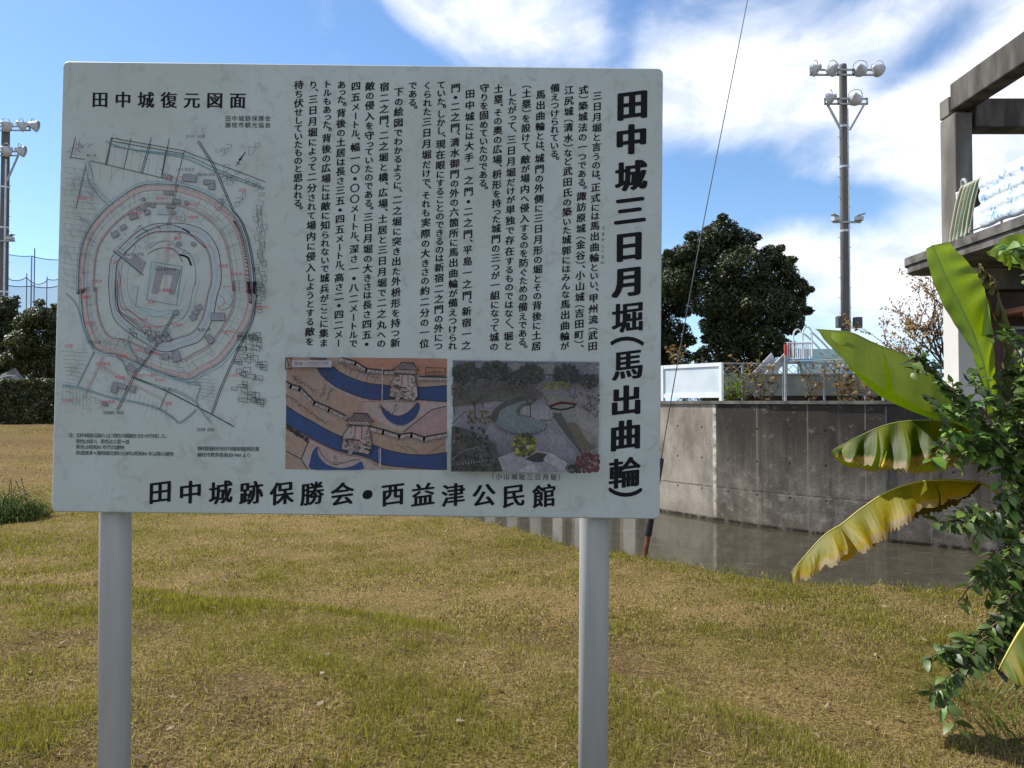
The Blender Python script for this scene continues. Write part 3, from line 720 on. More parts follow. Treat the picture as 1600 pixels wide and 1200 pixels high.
hprop(tx, '注：田中城復元図の上に現在の図面を合わせ作成した。', 110.5, 262, 680.2, 7.6, INKS, 681.5)
hprop(tx, '青色は堀川、茶色は土塁・道', 122, 199, 689.6, 7.6, INKS, 690.3)
hprop(tx, '黒色は昭和30年代の建物', 122, 191, 698.4, 7.6, INKS, 699.2)
hprop(tx, '県道焼津・藤枝線北側の白枠は昭和40年以降の建物', 122, 268, 707.5, 7.6, INKS, 709.5)
hprop(tx, '静岡県藤枝市田中城跡調査報告書', 312, 402, 700.8, 7.6, INKS, 701.8)
hprop(tx, '藤枝市教育委員会1980より', 312, 389, 710.6, 7.6, INKS, 711.4)
hprop(tx, '（小山城趾三日月堀）', 767, 877, 744.6, 10.4, INKS, 746.2)
tx.mb.build('lettering', pr.m, sign)

# --- restoration map
mapp = Print(.0); rr = random.Random(3)
A = lambda x, y: (80 + x / 4.571, 200 + y / 4.571)
B = lambda x, y: (80 + x / 4.2857, 440 + y / 4.2857)
WB = (.31, .40, .42); WBL = (.11, .25, .29); RED = (.42, .17, .17); REDT = (.44, .06, .075); BLK = (.03, .03, .038); PNK = (.43, .38, .37); GRY = (.25, .26, .285)
outer = [A(885, 405), A(740, 400), A(640, 412), A(560, 450), A(480, 505), A(420, 550), A(350, 620), A(280, 710), A(235, 800), A(212, 890), A(200, 1000), A(198, 1180), B(202, 50), B(205, 150), B(218, 260), B(245, 350), B(290, 440), B(360, 478), B(440, 487), B(560, 540), B(700, 600), B(830, 640), B(930, 655), B(1010, 610), B(1130, 545), B(1210, 455), B(1280, 350), B(1330, 260), B(1358, 150), B(1352, 0), A(1440, 1180), A(1415, 950), A(1385, 800), A(1340, 680), A(1270, 590), A(1180, 515), A(1080, 460), A(960, 420)]
cx, cy = B(700, 40)[0], B(700, 40)[1] - 10
sc = lambda pts, f, g=None: [(cx + (x - cx) * f, cy + (y - cy) * (g or f)) for x, y in pts]
ov = smooth(outer, 150, True)
def ring(a, b, col):
    for i in range(len(a) - 1): mapp.k -= 1; mapp.poly([a[i], a[i + 1], b[i + 1], b[i]], col)
    mapp.lift()
ring(sc(ov, 1.03), sc(ov, .995), (.33, .42, .43)); ring(sc(ov, .985), sc(ov, .935), PNK)
for f, w, c_ in ((1.03, .55, WBL), (1.0, .8, BLK), (.985, .6, RED), (.935, .6, RED), (.79, .5, RED), (.815, .55, RED), (.80, .45, BLK)): mapp.line(sc(ov, f), w, c_)
inner = [A(830, 680), A(720, 690), A(620, 740), A(540, 810), A(470, 880), A(425, 950), A(412, 1100), B(388, 60), B(395, 150), B(430, 260), B(530, 350), B(620, 405), B(700, 455), B(780, 470), B(880, 440), B(990, 400), B(1050, 320), B(1085, 230), B(1110, 100), A(1215, 1080), A(1200, 900), A(1150, 790), A(1080, 725), A(960, 685)]
iv = smooth(inner, 120, True)
ring(iv, sc(iv, .86), (.36, .41, .43))
for f, w, c_ in ((1.0, .9, BLK), (.86, .8, BLK), (.84, .5, RED), (.93, .35, WBL)): mapp.line(sc(iv, f), w, c_)
core = [A(720, 960), A(930, 1000), B(835, 150), B(625, 110), A(660, 1180)]
blue2 = [B(540, 30), B(585, 30), B(560, 170), B(720, 190), B(760, 230), B(890, 210), B(900, 60), A(940, 980), A(700, 955), A(690, 980), A(640, 1180), B(520, 160)]
mapp.poly([B(540, 30), B(585, 35), B(565, 165), B(720, 200), B(880, 190), B(935, 120), B(930, 190), B(880, 250), B(740, 235), B(640, 230), B(530, 190)], (.35, .42, .43)); mapp.line([B(540, 30), B(585, 35), B(565, 165), B(720, 200), B(880, 190)], .6, WBL)
mapp.poly([A(720, 955), A(745, 960), A(690, 1190), A(660, 1190)], (.35, .42, .43)); mapp.poly([A(905, 985), A(935, 990), A(900, 1200), A(870, 1200)], (.35, .42, .43)); mapp.line([A(720, 955), A(935, 990), B(840, 160), B(640, 120), A(720, 955)], .9, WBL)
mapp.poly([A(755, 985), A(925, 1015), A(918, 1060), A(800, 1040), A(760, 1185), A(715, 1180)], GRY); mapp.poly([A(870, 1050), A(915, 1060), A(880, 1190), A(840, 1185)], GRY); mapp.line([A(755, 985), A(925, 1015), A(880, 1190)], .5, BLK)
mapp.poly([A(445, 880), A(480, 870), A(560, 940), A(600, 900), A(680, 960), A(640, 1050), A(600, 1010)], GRY); mapp.line([A(445, 880), A(660, 1050)], 1.0, BLK)
mapp.line([A(445, 870), A(660, 700)], .4, RED)
for f in range(16):
    t = f / 15; p = smooth([A(680, 760), A(760, 720), A(840, 700), A(930, 720), A(1010, 780), A(1040, 840)], 16)[f]
mapp.line(smooth([A(600, 790), A(700, 730), A(830, 690), A(940, 720), A(1040, 800), A(1110, 860)], 30), .9, BLK)
mapp.line(smooth([A(920, 905), A(975, 925), A(1000, 980)], 14), 2.6, BLK); mapp.line(smooth([A(940, 720), A(990, 745)], 8), 2.0, BLK)
mapp.line(smooth([A(700, 860), A(770, 815), A(850, 810), A(900, 850), A(990, 900), A(1030, 1000), A(1030, 1120)], 30), .8, WBL)
mapp.line(smooth([A(690, 900), A(770, 860), A(880, 870), A(940, 960)], 20), .7, BLK)
for sgn, c_ in ((0, RED), (5, RED)): mapp.line(smooth([A(480 + sgn, 1010), A(490 + sgn, 1100), B(450 + sgn, 60), B(470, 170 + sgn), B(520, 190 + sgn), B(600, 250), B(640, 300)], 30), .5, c_)
for pts in ([A(175, 65), A(140, 210)], [A(430, 70), A(390, 262)], [A(437, 72), A(397, 264)], [A(570, 75), A(520, 290)], [A(700, 115), A(640, 320)], [A(712, 118), A(652, 325)], [A(845, 75), A(790, 355)], [A(952, 165), A(890, 400)], [A(820, 165), A(790, 340)],
            [A(430, 70), A(960, 165)], [A(440, 95), A(950, 185)], [A(397, 262), A(790, 356)], [A(715, 70), A(705, 120)], [A(960, 170), A(1530, 385)], [A(400, 262), A(280, 235)], [A(180, 570), A(255, 240)], [A(135, 210), A(240, 225)]): mapp.line(pts, .8, BLK)
for pts in ([A(390, 95), A(560, 150), A(960, 200), A(1200, 300), A(1525, 430)], [A(440, 130), A(700, 175), A(950, 215), A(1180, 315), A(1520, 440)]): mapp.line(smooth(pts, 30), 1.1, WBL)
for pts in ([A(265, 240), A(290, 310), A(305, 400), A(370, 480), A(440, 545)], [A(245, 245), A(262, 340), A(280, 400), A(350, 490), A(415, 555)]): mapp.line(smooth(pts, 24), 1.2, (.14, .2, .24))
mapp.poly([A(245, 245), A(266, 240), A(290, 310), A(305, 400), A(370, 480), A(440, 545), A(415, 555), A(350, 490), A(280, 400), A(262, 340)], (.33, .40, .42))
for o_ in (0, 14): mapp.line([A(1045 + o_, 95), A(1150 + o_, 260), A(1300 + o_ * .8, 600)], .9, BLK)
for o_ in (0, 12): mapp.line(smooth([A(1300 + o_, 600), A(1360 + o_, 680), A(1420 + o_, 870), A(1460 + o_, 1180), B(1375, 100), B(1340 + o_, 260), B(1240 + o_, 470), B(1130 + o_, 720), B(1075 + o_, 880)], 40), .85, BLK)
for o_ in (0, 14):
    mapp.line([A(895 + o_, 400), A(835 + o_, 690)], .6, BLK); mapp.line([A(835 + o_, 690), B(760 + o_, 40)], .4, RED)
    mapp.line([B(835 + o_, 190), B(680 + o_, 460), B(545 + o_, 640), B(440 + o_, 860)], .8, BLK)
    mapp.line([B(345 + o_, 500), B(215 + o_, 780)], .6, RED); mapp.line([B(330, 560 + o_), B(760, 790 + o_)], .5, RED)
mapp.line([B(550, 640), B(780, 735), B(1080, 890), B(1225, 970)], 1.3, BLK); mapp.line([B(290, 470), B(180, 695)], 1.2, (.1, .16, .2)); mapp.line([B(780, 735), B(725, 860)], .8, BLK)
for o_ in (0, 9): mapp.line(smooth([B(80, 690 + o_), B(190, 705 + o_), B(400, 770 + o_), B(600, 810 + o_), B(740, 855 + o_), B(820, 910 + o_), B(860, 940 + o_), B(910, 910 + o_), B(975, 855 + o_)], 40), .8, WBL)
for o_ in (0, 12): mapp.line(smooth([B(520, 360 + o_), B(540, 450 + o_), B(640, 560 + o_), B(790, 620 + o_), B(920, 670 + o_), B(1000, 690 + o_), B(975, 790 + o_), B(1010, 860 + o_), B(1070, 935 + o_)], 40), .7, WBL)
for o_ in (0, 12): mapp.line(smooth([B(440, 490 + o_), B(490, 540 + o_), B(530, 620 + o_), B(700, 690 + o_), B(870, 740 + o_), B(970, 800 + o_)], 40), .7, WBL)
for o_ in (0, 8): mapp.line(smooth([B(100, 75 + o_), B(160, 130 + o_), B(190, 200 + o_), B(225, 330 + o_), B(290, 450 + o_)], 24), .6, WBL)
mapp.poly([A(750, 615), A(770, 575), A(830, 560), A(845, 620)], (.34, .41, .43)); mapp.poly([A(890, 570), A(940, 590), A(960, 640), A(955, 670), A(880, 640)], (.34, .41, .43))
mapp.poly([B(1110, 150), B(1120, 90), B(1160, 60), B(1200, 80), B(1215, 130), B(1190, 175), B(1140, 190)], (.36, .43, .44)); mapp.line(smooth([B(1120, 90), B(1155, 110), B(1160, 150), B(1120, 180)], 12), 1.1, RED)
for bx, by, bw_, bh, ang in ((830, 350, 70, 30, .25), (990, 360, 95, 50, .1), (1130, 390, 80, 34, .1), (1150, 420, 44, 40, .1), (590, 630, 60, 40, -.3), (690, 605, 40, 30, -.3), (840, 465, 60, 26, .1), (900, 525, 50, 30, .1), (855, 560, 60, 25, .1), (460, 760, 50, 40, -.5), (520, 710, 40, 30, -.5), (665, 580, 30, 22, -.3), (625, 580, 24, 20, -.2), (730, 555, 30, 24, 0), (915, 830, 30, 24, .3), (1020, 830, 30, 24, .3), (880, 610, 30, 22, .1), (665, 510, 22, 22, 0), (690, 550, 26, 22, -.2), (970, 535, 26, 26, .1)):
    a = ang; q = [A(bx + u * math.cos(a) - w * math.sin(a), by + u * math.sin(a) + w * math.cos(a)) for u, w in ((-bw_ / 2, -bh / 2), (bw_ / 2, -bh / 2), (bw_ / 2, bh / 2), (-bw_ / 2, bh / 2))]; mapp.poly(q, GRY); mapp.line(q, .4, BLK, True)
for bx, by, bw_, bh, ang in ((990, 175, 45, 34, -.4), (970, 210, 40, 30, -.4), (955, 240, 40, 34, -.4), (670, 380, 40, 34, .7), (720, 390, 50, 30, .7), (770, 350, 40, 34, .7), (790, 380, 36, 30, .7), (1120, 235, 90, 50, 0), (1065, 385, 40, 60, -.6), (765, 500, 50, 36, 0), (840, 500, 50, 70, -.2), (540, 580, 60, 40, .6), (600, 530, 50, 30, .5), (430, 710, 40, 70, .3), (480, 700, 60, 30, .3), (550, 720, 40, 40, .3), (365, 820, 34, 24, .2), (650, 460, 40, 30, .5), (840, 210, 34, 28, -.4)):
    a = ang; q = [B(bx + u * math.cos(a) - w * math.sin(a), by + u * math.sin(a) + w * math.cos(a)) for u, w in ((-bw_ / 2, -bh / 2), (bw_ / 2, -bh / 2), (bw_ / 2, bh / 2), (-bw_ / 2, bh / 2))]; mapp.poly(q, GRY); mapp.line(q, .4, BLK, True)
for k in range(46):                                          # houses drawn as outlines at the right edge
    x, y = rr.uniform(1190, 1410), rr.uniform(330, 800)
    if x < 1250 - (y - 330) * .12: continue
    w, h = rr.uniform(24, 62), rr.uniform(20, 48); mapp.line([B(x, y), B(x + w, y), B(x + w, y + h), B(x + w * .6, y + h), B(x + w * .6, y + h * .7), B(x, y + h * .7)], .6, BLK, True)
for k in range(34):
    x, y = rr.uniform(1180, 1510), rr.uniform(90, 560); w, h = rr.uniform(20, 50), rr.uniform(18, 60)
    if y > 230 + (x - 1180) * .55 or y < 160 + (x - 1180) * .2: mapp.line([A(x, y), A(x + w, y), A(x + w, y + h * .6), A(x + w * .5, y + h), A(x, y + h)], .45, BLK, rr.random() < .6)
for k in range(24):
    x, y = rr.uniform(1440, 1510), 560 + k * 26; mapp.line([A(x, y), A(x + 40, y), A(x + 40, y + 40), A(x + 14, y + 40)], .5, BLK, True)
for k in range(30):
    x, y = rr.uniform(1375, 1420), rr.uniform(0, 200)
    if k > 9: continue
    y = k * 21; mapp.line([B(x, y), B(x + 25, y), B(x + 25, y + 22), B(x, y + 22)], .5, BLK, True)
FADE = (.13, .14, .15)
for k in range(60):                                          # field plots left of the moat, plots between the rings
    t = rr.random(); x, y = A(110 + 200 * rr.random(), 320 + 860 * t)
    if x > 80 + (330 - 130 * t) / 4.571: continue
    mapp.line([(x, y), (x + rr.uniform(4, 14), y + rr.uniform(-1, 2)), (x + rr.uniform(5, 14), y + rr.uniform(5, 12))], .35, FADE)
for k in range(40):
    x, y = B(80 + 330 * rr.random(), 430 + 420 * rr.random()); mapp.line([(x, y), (x + rr.uniform(5, 16), y + rr.uniform(1, 4)), (x + rr.uniform(3, 14), y + rr.uniform(6, 12))], .33, FADE)
for k in range(40):
    x, y = B(900 + 200 * rr.random(), 600 + 330 * rr.random()); mapp.line([(x, y), (x + rr.uniform(-6, 8), y + rr.uniform(3, 9))], .35, FADE)
o1, o2, o3 = sc(ov, .93), sc(ov, .815), sc(ov, .79)
for i in range(0, 150, 2):
    if rr.random() < .7: mapp.line([o1[i], (o1[i][0] + (o2[i][0] - o1[i][0]) * rr.choice((.5, 1, 1)), o1[i][1] + (o2[i][1] - o1[i][1]) * rr.choice((.5, 1, 1)))], .4, FADE)
    p = sc(ov, 1.035)[i]; q = sc(ov, 1.05)[i]
    if rr.random() < .5: mapp.line([p, q], .4, FADE)
for f in (.9, .865): mapp.line(sc(ov, f)[30:75], .35, FADE); 
for i in range(0, 150): 
    if 118 < i or i < 6: pass
for f0_, f1_, st in ((1.0, .935, 3), (.79, .70, 4), (.93, .815, 5)):
    pa, pb = sc(ov, f0_), sc(ov, f1_)
    for i in range(0, 149, st): mapp.line([pa[i], pb[i]], .38, FADE)
for f in (.965, .88, .84): mapp.line(sc(ov, f), .38, FADE)
for k in range(22):                                          # field boundaries left of the moat
    y0 = 290 + k * 40; xe = 430 - .36 * abs(y0 - 700) if y0 < 560 else max(120, 330 - (y0 - 560) * .24); mapp.line([A(115 + 8 * math.sin(k), y0), A(xe * .72, y0 + 14), A(xe, y0 + 22 + 6 * math.cos(k * 2))], .42, FADE)
    if k % 2 == 0:
        for j in range(3): x = 125 + j * 55 + 10 * math.sin(k + j); mapp.line([A(x, y0 + 4), A(x + 8, y0 + 42)], .42, FADE)
for k in range(9): mapp.line([B(100 + k * 4, 470 + k * 26), B(270 - k * 9, 480 + k * 26)], .42, FADE); mapp.line([B(110 + k * 22, 690 + k * 5), B(96 + k * 24, 830)], .42, FADE)
for k in range(12): mapp.line([B(470 + k * 30, 700 + k * 12), B(455 + k * 30, 760 + k * 13)], .42, FADE)
for k in range(10): mapp.line([B(950 + k * 14, 650 + k * 22), B(1130 - k * 3, 660 + k * 24)], .42, FADE)
for k in range(8): mapp.line([A(430 + k * 62, 100 + k * 12), A(410 + k * 60, 290 + k * 10)], .36, FADE)
for k in range(7): mapp.line([A(300 + k * 80, 255 + k * 16), A(290 + k * 84, 380 + k * 5)], .36, FADE)
for k in range(26): x, y = B(rr.uniform(480, 800), rr.uniform(300, 420)); mapp.line([(x, y), (x + rr.uniform(3, 9), y + rr.uniform(-4, 4)), (x + rr.uniform(3, 9), y + rr.uniform(4, 9))], .6, BLK)
for k in range(30): x, y = A(rr.uniform(500, 1000), rr.uniform(700, 900)); mapp.line([(x, y), (x + rr.uniform(-9, 9), y + rr.uniform(-5, 5)), (x + rr.uniform(-9, 9), y + rr.uniform(2, 8))], .6, rr.choice((BLK, RED, WBL)))
for dx_ in (0, 16): mapp.line(smooth([B(455 + dx_, 0), B(455 + dx_, 130), B(470 + dx_, 200), B(540 + dx_, 250), B(640, 330 - dx_)], 24), .9, BLK)
for f in (.72, .66, .52): mapp.line(sc(iv, f)[20:95], .6, rr.choice((BLK, WBL)))
ticks = smooth([A(1340, 680), A(1390, 800), A(1420, 950), A(1445, 1180), B(1360, 60), B(1362, 150)], 46)
for x, y in ticks: mapp.line([(x - 4.5, y - 1), (x, y + 1)], 1.2, BLK)
mapp.line(ticks, .8, BLK)
for k in range(26): x, y = rr.uniform(160, 300), rr.uniform(140, 215); mapp.line([A(x, y), A(x + rr.uniform(-30, 40), y + rr.uniform(-50, 20))], .55, (.14, .09, .16))
mapp.line([A(1345, 290), A(1410, 190), A(1375, 240), A(1360, 250), A(1405, 200)], 1.3, BLK); mapp.line([A(1345, 262), A(1372, 280)], 1.2, BLK); mapp.line([A(1362, 240), A(1390, 250)], 1.0, BLK)
mapp.line([A(1095, 0), A(1105, 30), A(1118, 75)], .5, (.2, .21, .22))
mapp.line([A(480, 70), A(720, 245)], .4, BLK); mapp.line([A(800, 305), A(1060, 470)], .5, BLK); mapp.line([A(1230, 590), A(1480, 760)], .4, BLK)
for t, x, y, s_ in (('侍屋敷', 255, 520, 6), ('侍屋敷', 640, 625, 6), ('侍屋敷', 1035, 652, 6), ('御役所', 820, 520, 6.5), ('地方役所', 1035, 560, 6), ('二之門', 925, 655, 6), ('田圃', 1385, 462, 6.5), ('大手一之門', 905, 375, 5.5), ('三之丸', 1130, 855, 6), ('侍屋敷', 1250, 998, 6), ('蓮池', 930, 800, 6), ('二之丸', 860, 875, 6), ('侍屋敷', 360, 1105, 6), ('本丸', 850, 1165, 6.5), ('長楽寺', 1345, 1050, 6), ('土塁', 480, 970, 6)):
    hline(mapp, t, *[A(x, y)[0] - s_ * .48 * (len(t) - 1), A(x, y)[0] + s_ * .48 * (len(t) - 1)], A(x, y)[1], s_, REDT)
for t, x, y, s_ in (('田圃', 152, 435, 6.5), ('侍屋敷', 282, 283, 6), ('侍屋敷', 255, 112, 6), ('新宿一之門', 705, 310, 6), ('五千石蔵', 625, 262, 6), ('米蔵', 700, 145, 6), ('下屋敷', 800, 817, 6.5), ('新宿木戸・番所', 650, 630, 6), ('馬見所', 757, 662, 6), ('御馬屋', 502, 505, 6), ('新宿屋敷', 378, 552, 6), ('侍屋敷', 490, 645, 6), ('足軽屋敷', 410, 805, 6), ('前島道', 140, 797, 6), ('長楽寺町', 1430, 178, 6), ('八幡神社', 1205, 340, 6), ('江尻町', 1245, 630, 6), ('会所', 610, 462, 6), ('本丸御殿', 790, 68, 6), ('不明門', 870, 298, 6), ('土居', 720, 482, 6)):
    hline(mapp, t, *[B(x, y)[0] - s_ * .48 * (len(t) - 1), B(x, y)[0] + s_ * .48 * (len(t) - 1)], B(x, y)[1], s_, REDT)
for t, x, y in (('田中公園', 320, 410), ('亀城公園', 1048, 328), ('六間川', 820, 722)): hline(mapp, t, B(x, y)[0] - 8, B(x, y)[0] + 8, B(x, y)[1], 5.6, BLK)
hprop(mapp, '至保福島（県道）', B(390, 878)[0], B(520, 878)[0], B(390, 878)[1], 6, INKS); hprop(mapp, '至焼津（県道）', B(1008, 990)[0], B(1120, 990)[0], B(1008, 990)[1], 6, INKS)
hprop(mapp, 'JA立花支店', A(930, 315)[0], A(1040, 315)[0], A(930, 315)[1], 5.6, INKS); hprop(mapp, '西益津公民館', A(1075, 352)[0], A(1185, 352)[0], A(1075, 352)[1], 5.6, INKS)
hprop(mapp, '至大手（県道）', A(1000, 82)[0], A(1130, 82)[0], A(1000, 82)[1], 5.4, INKS); hprop(mapp, '西益津小学校', A(560, 915)[0], A(680, 915)[0], A(560, 915)[1], 5.6, INKS); hprop(mapp, '西益津中学校', A(785, 1022)[0], A(910, 1022)[0], A(785, 1022)[1], 5.6, INKS); hprop(mapp, '姥ヶ池', A(300, 215)[0], A(345, 215)[0], A(300, 215)[1], 5.6, INKS)
mapp.mb.build('castle_map', pr.m, sign)

# --- old castle picture
C = lambda x, y: (440 + x / 6.0377, 550 + y / 6.0377)
op = Print(.0); op.wk = 1.35; op.clip = None
PAPER = (.37, .29, .215); BLU = (.016, .048, .165); LN = (.022, .018, .020); PALE = (.42, .37, .335); PNK2 = (.38, .28, .265)
frame = [C(48, 48), C(1562, 62), C(1545, 1112), C(35, 1104)]
op.poly(frame, PAPER); op.clip = (447.2, 558.5, 698.3, 734)
op.poly([C(500, 50), C(1562, 62), C(1562, 220), C(1290, 210), C(1000, 170), C(800, 150), C(640, 60)], (.40, .215, .13))
b1 = smooth([C(330, 150), C(380, 220), C(470, 300), C(600, 370), C(800, 440), C(960, 450), C(1150, 440), C(1350, 455), C(1565, 470)], 30); b1t = smooth([C(490, 140), C(560, 195), C(700, 260), C(850, 300), C(960, 310), C(1150, 330), C(1350, 330), C(1565, 315)], 30)
b2 = smooth([C(30, 670), C(150, 740), C(350, 850), C(560, 940), C(780, 985), C(950, 1060), C(1200, 1090), C(1565, 1115)], 30); b2t = smooth([C(40, 500), C(150, 575), C(300, 660), C(450, 745), C(650, 830), C(860, 875), C(1000, 925), C(1200, 965), C(1400, 968), C(1565, 945)], 30)
op.poly(smooth([C(380, 240), C(600, 400), C(960, 470), C(1565, 495), C(1565, 700), C(1150, 750), C(760, 560)], 24) + [C(760, 470)], PALE); op.poly([C(48, 560), C(450, 755), C(60, 500)], PALE)
op.poly([C(1150, 750), C(1420, 545), C(1560, 510), C(1560, 760), C(1350, 780)], PNK2)
op.poly(b1 + b1t[::-1], BLU); op.line(b1, 1.0, LN); op.line(b1t, 1.0, LN); op.line([(x, y + 2.5) for x, y in b1], 1.6, PALE)
op.poly(b2 + b2t[::-1], (.02, .062, .20)); op.line(b2, 1.0, LN); op.line(b2t, 1.0, LN)
op.poly([C(30, 690), C(340, 860), C(560, 960), C(780, 1000), C(960, 1110), C(240, 1110), C(40, 930)], PALE); op.line([C(30, 690), C(340, 860), C(560, 960), C(780, 1000), C(960, 1110)], .8, (.3, .12, .12))
op.poly([C(35, 690), C(250, 850), C(185, 1010), C(240, 1104), C(35, 1104)], PAPER); op.line([C(35, 680), C(250, 855), C(185, 1010), C(245, 1104)], 1.3, LN); op.line([C(185, 1010), C(35, 930)], 1.2, LN)
for k in range(60): t = rr.random(); x, y = C(50 + 210 * t, 700 + 140 * t + rr.uniform(-22, 22)); op.blob(x, y, rr.uniform(1.2, 2.4), LN, rr, 6)
op.poly(smooth([C(930, 495), C(1000, 570), C(1090, 605), C(1190, 570), C(1280, 480), C(1305, 520), C(1260, 620), C(1150, 690), C(1050, 670), C(970, 600)], 40, True), BLU); op.line(smooth([C(930, 495), C(1000, 570), C(1090, 605), C(1190, 570), C(1280, 480)], 20), .8, LN)
op.poly(smooth([C(340, 890), C(350, 980), C(430, 1060), C(560, 1095), C(680, 1070), C(750, 1030), C(765, 1060), C(740, 1108), C(300, 1108), C(275, 1020), C(300, 930)], 40, True), (.02, .062, .20)); op.line(smooth([C(345, 890), C(400, 990), C(500, 1060), C(620, 1030), C(740, 1010)], 20), .8, (.25, .1, .1))
op.poly([C(400, 900), C(560, 965), C(700, 1000), C(600, 1040), C(470, 1030)], PALE)
def wallrun(pts, w, gap):
    op.line(pts, w, PALE)
    for o_, ww in ((-w / 2 - .6, 1.9), (w / 2, .7)): op.line([(x, y + o_) for x, y in pts], ww, LN)
    d = 0
    for (x0, y0), (x1, y1) in zip(pts[:-1], pts[1:]):
        L = math.hypot(x1 - x0, y1 - y0); n_ = max(int(L / gap), 1)
        for k in range(n_):
            f = (k + .5) / n_; x, y = x0 + (x1 - x0) * f, y0 + (y1 - y0) * f; op.line([(x, y - w * .45), (x, y + w * .45)], .5, LN)
            for e in (-.2, .2): op.line([(x + gap * (.5 + e) - .45, y + w * .08), (x + gap * (.5 + e) + .45, y + w * .08)], 1.1, LN)
wallrun([C(45, 300), C(90, 325), C(175, 350), C(310, 485), C(450, 545), C(610, 625)], 6.2, 8.5); wallrun([C(840, 725), C(960, 755), C(1110, 800), C(1225, 785), C(1345, 825), C(1560, 785)], 6.4, 12); wallrun([C(560, 70), C(700, 110), C(800, 175), C(960, 195), C(1060, 195)], 5.4, 11); wallrun([C(1300, 250), C(1562, 258)], 5.2, 11)
def gate(x, y, s):
    c_ = lambda a, b: (x + a * s, y + b * s)
    op.poly([c_(-21, 12), c_(-10, -2), c_(16, -1), c_(20, 14), c_(22, 34), c_(16, 42), c_(-24, 34)], PALE)
    for k in range(110):
        a, b = rr.uniform(-24, 21), rr.uniform(0, 40)
        if b < 14 and not -14 + (14 - b) * .3 < a < 18: continue
        if -6 < a < 10 and (b < 26): continue
        r_ = rr.uniform(1.0, 2.0); q = [c_(a + r_ * math.cos(6.283 * j / 6), b + .8 * r_ * math.sin(6.283 * j / 6)) for j in range(6)]; op.line(q, .38 * s, LN, True)
    op.line([c_(-24, 34), c_(-21, 12), c_(-10, -2), c_(16, -1), c_(20, 14), c_(22, 34), c_(16, 42)], .7, LN, True)
    op.poly([c_(-2, 0), c_(6, 0), c_(6, 18), c_(13, 20), c_(13, 26), c_(-6, 26), c_(-5, 18), c_(-2, 18)], (.46, .36, .33)); op.line([c_(-2, 0), c_(6, 0), c_(6, 18), c_(13, 20), c_(13, 26), c_(-6, 26), c_(-5, 18)], .5, LN, True)
    op.poly([c_(-12, 26), c_(-4, 26), c_(-8, 42), c_(-14, 42)], PALE)
    for k in range(7): op.line([c_(-12.5 - k * .3, 28 + k * 2.2), c_(-5 - k * .5, 28 + k * 2.2)], .5, LN)
    op.line([c_(-16, 19), c_(4, 21)], 1.6 * s, LN); op.line([c_(-18, 22), c_(8, 24)], .6 * s, LN)
    op.poly([c_(-13, -9), c_(18, -8), c_(18, -1), c_(-12, -2)], PALE); op.line([c_(-16, -2), c_(21, -.5)], 1.3 * s, LN)
    for a in (-9, -3, 3, 9, 15): op.line([c_(a - 2, -7), c_(a + 1.6, -7), c_(a + 1.6, -3), c_(a - 2, -3)], .55, LN, True)
    op.poly([c_(-18, -9), c_(-8, -14), c_(-4, -19), c_(15, -18), c_(18, -12), c_(24, -7)], (.22, .18, .17)); op.line([c_(-18, -9), c_(-8, -14), c_(-4, -19), c_(15, -18), c_(18, -12), c_(24, -7)], .8, LN, True)
    for a in range(-8, 18, 2): op.line([c_(a, -17.5), c_(a * 1.2 + 1, -9)], .4, LN)
    op.line([c_(-5, -19.5), c_(16, -18.5)], 1.3 * s, LN)
gate(*C(720, 700), 1.05); gate(*C(1160, 215), .98)
def scrawl(x0, y0, x1, y1, n, s):
    for k in range(n):
        f = k / n; x, y = x0 + (x1 - x0) * f, y0 + (y1 - y0) * f
        for j in range(3): a, b = rr.uniform(-1, 1) * s, rr.uniform(-1, 1) * s; op.line([(x + a, y + b), (x + a + rr.uniform(-1, 1) * s * 1.3, y + b + rr.uniform(-.5, 1) * s)], rr.uniform(.35, .75), LN)
for a in ((130, 230, 350, 390, 15, 2.0), (120, 250, 200, 300, 7, 2.0), (420, 310, 380, 430, 8, 1.9), (490, 340, 430, 480, 9, 1.7), (60, 400, 440, 680, 24, 2.2), (540, 110, 930, 250, 26, 2.1), (1090, 490, 1085, 560, 6, 2), (530, 970, 520, 1060, 6, 2.2), (1380, 195, 1520, 195, 12, 2.0), (450, 230, 520, 245, 5, 1.6), (940, 520, 1080, 590, 14, 1.6)): scrawl(*C(a[0], a[1]), *C(a[2], a[3]), a[4], a[5])
op.line([C(1368, 150), C(1550, 155), C(1548, 225), C(1368, 222)], .9, LN, True)
op.line([C(780, 470), C(765, 520)], .6, (.3, .12, .12)); op.line([C(780, 470), C(960, 460)], .8, (.3, .12, .12)); op.line([C(1160, 750), C(1420, 545), C(1560, 510)], 1.1, LN)
for a in ((600, 110, 620, 200), (640, 130, 660, 220), (700, 260, 740, 200), (800, 290, 820, 230), (880, 300, 900, 250), (1180, 880, 1300, 950), (1390, 950, 1540, 860), (1100, 870, 1200, 930)): op.line(smooth([C(a[0], a[1]), C((a[0] + a[2]) / 2 + 12, (a[1] + a[3]) / 2), C(a[2], a[3])], 8), .7, (.12, .07, .05))
op.line([C(965, 150), C(960, 460)], 1.0, (.45, .44, .42)); op.line([C(945, 900), C(945, 1090)], 1.3, (.42, .45, .5)); op.line([C(930, 915), C(935, 1080)], .7, (.42, .45, .5))
op.line([C(290, 65), C(440, 70)], 2.6, (.06, .06, .07)); op.line([C(60, 60), C(115, 62), C(120, 160), C(60, 165)], 1.2, LN, True); op.line([C(75, 70), C(95, 150)], 1.0, LN)
op.clip = None
op.poly([C(118, 80), C(490, 85), C(488, 148), C(116, 145)], (.44, .45, .46)); op.lift()
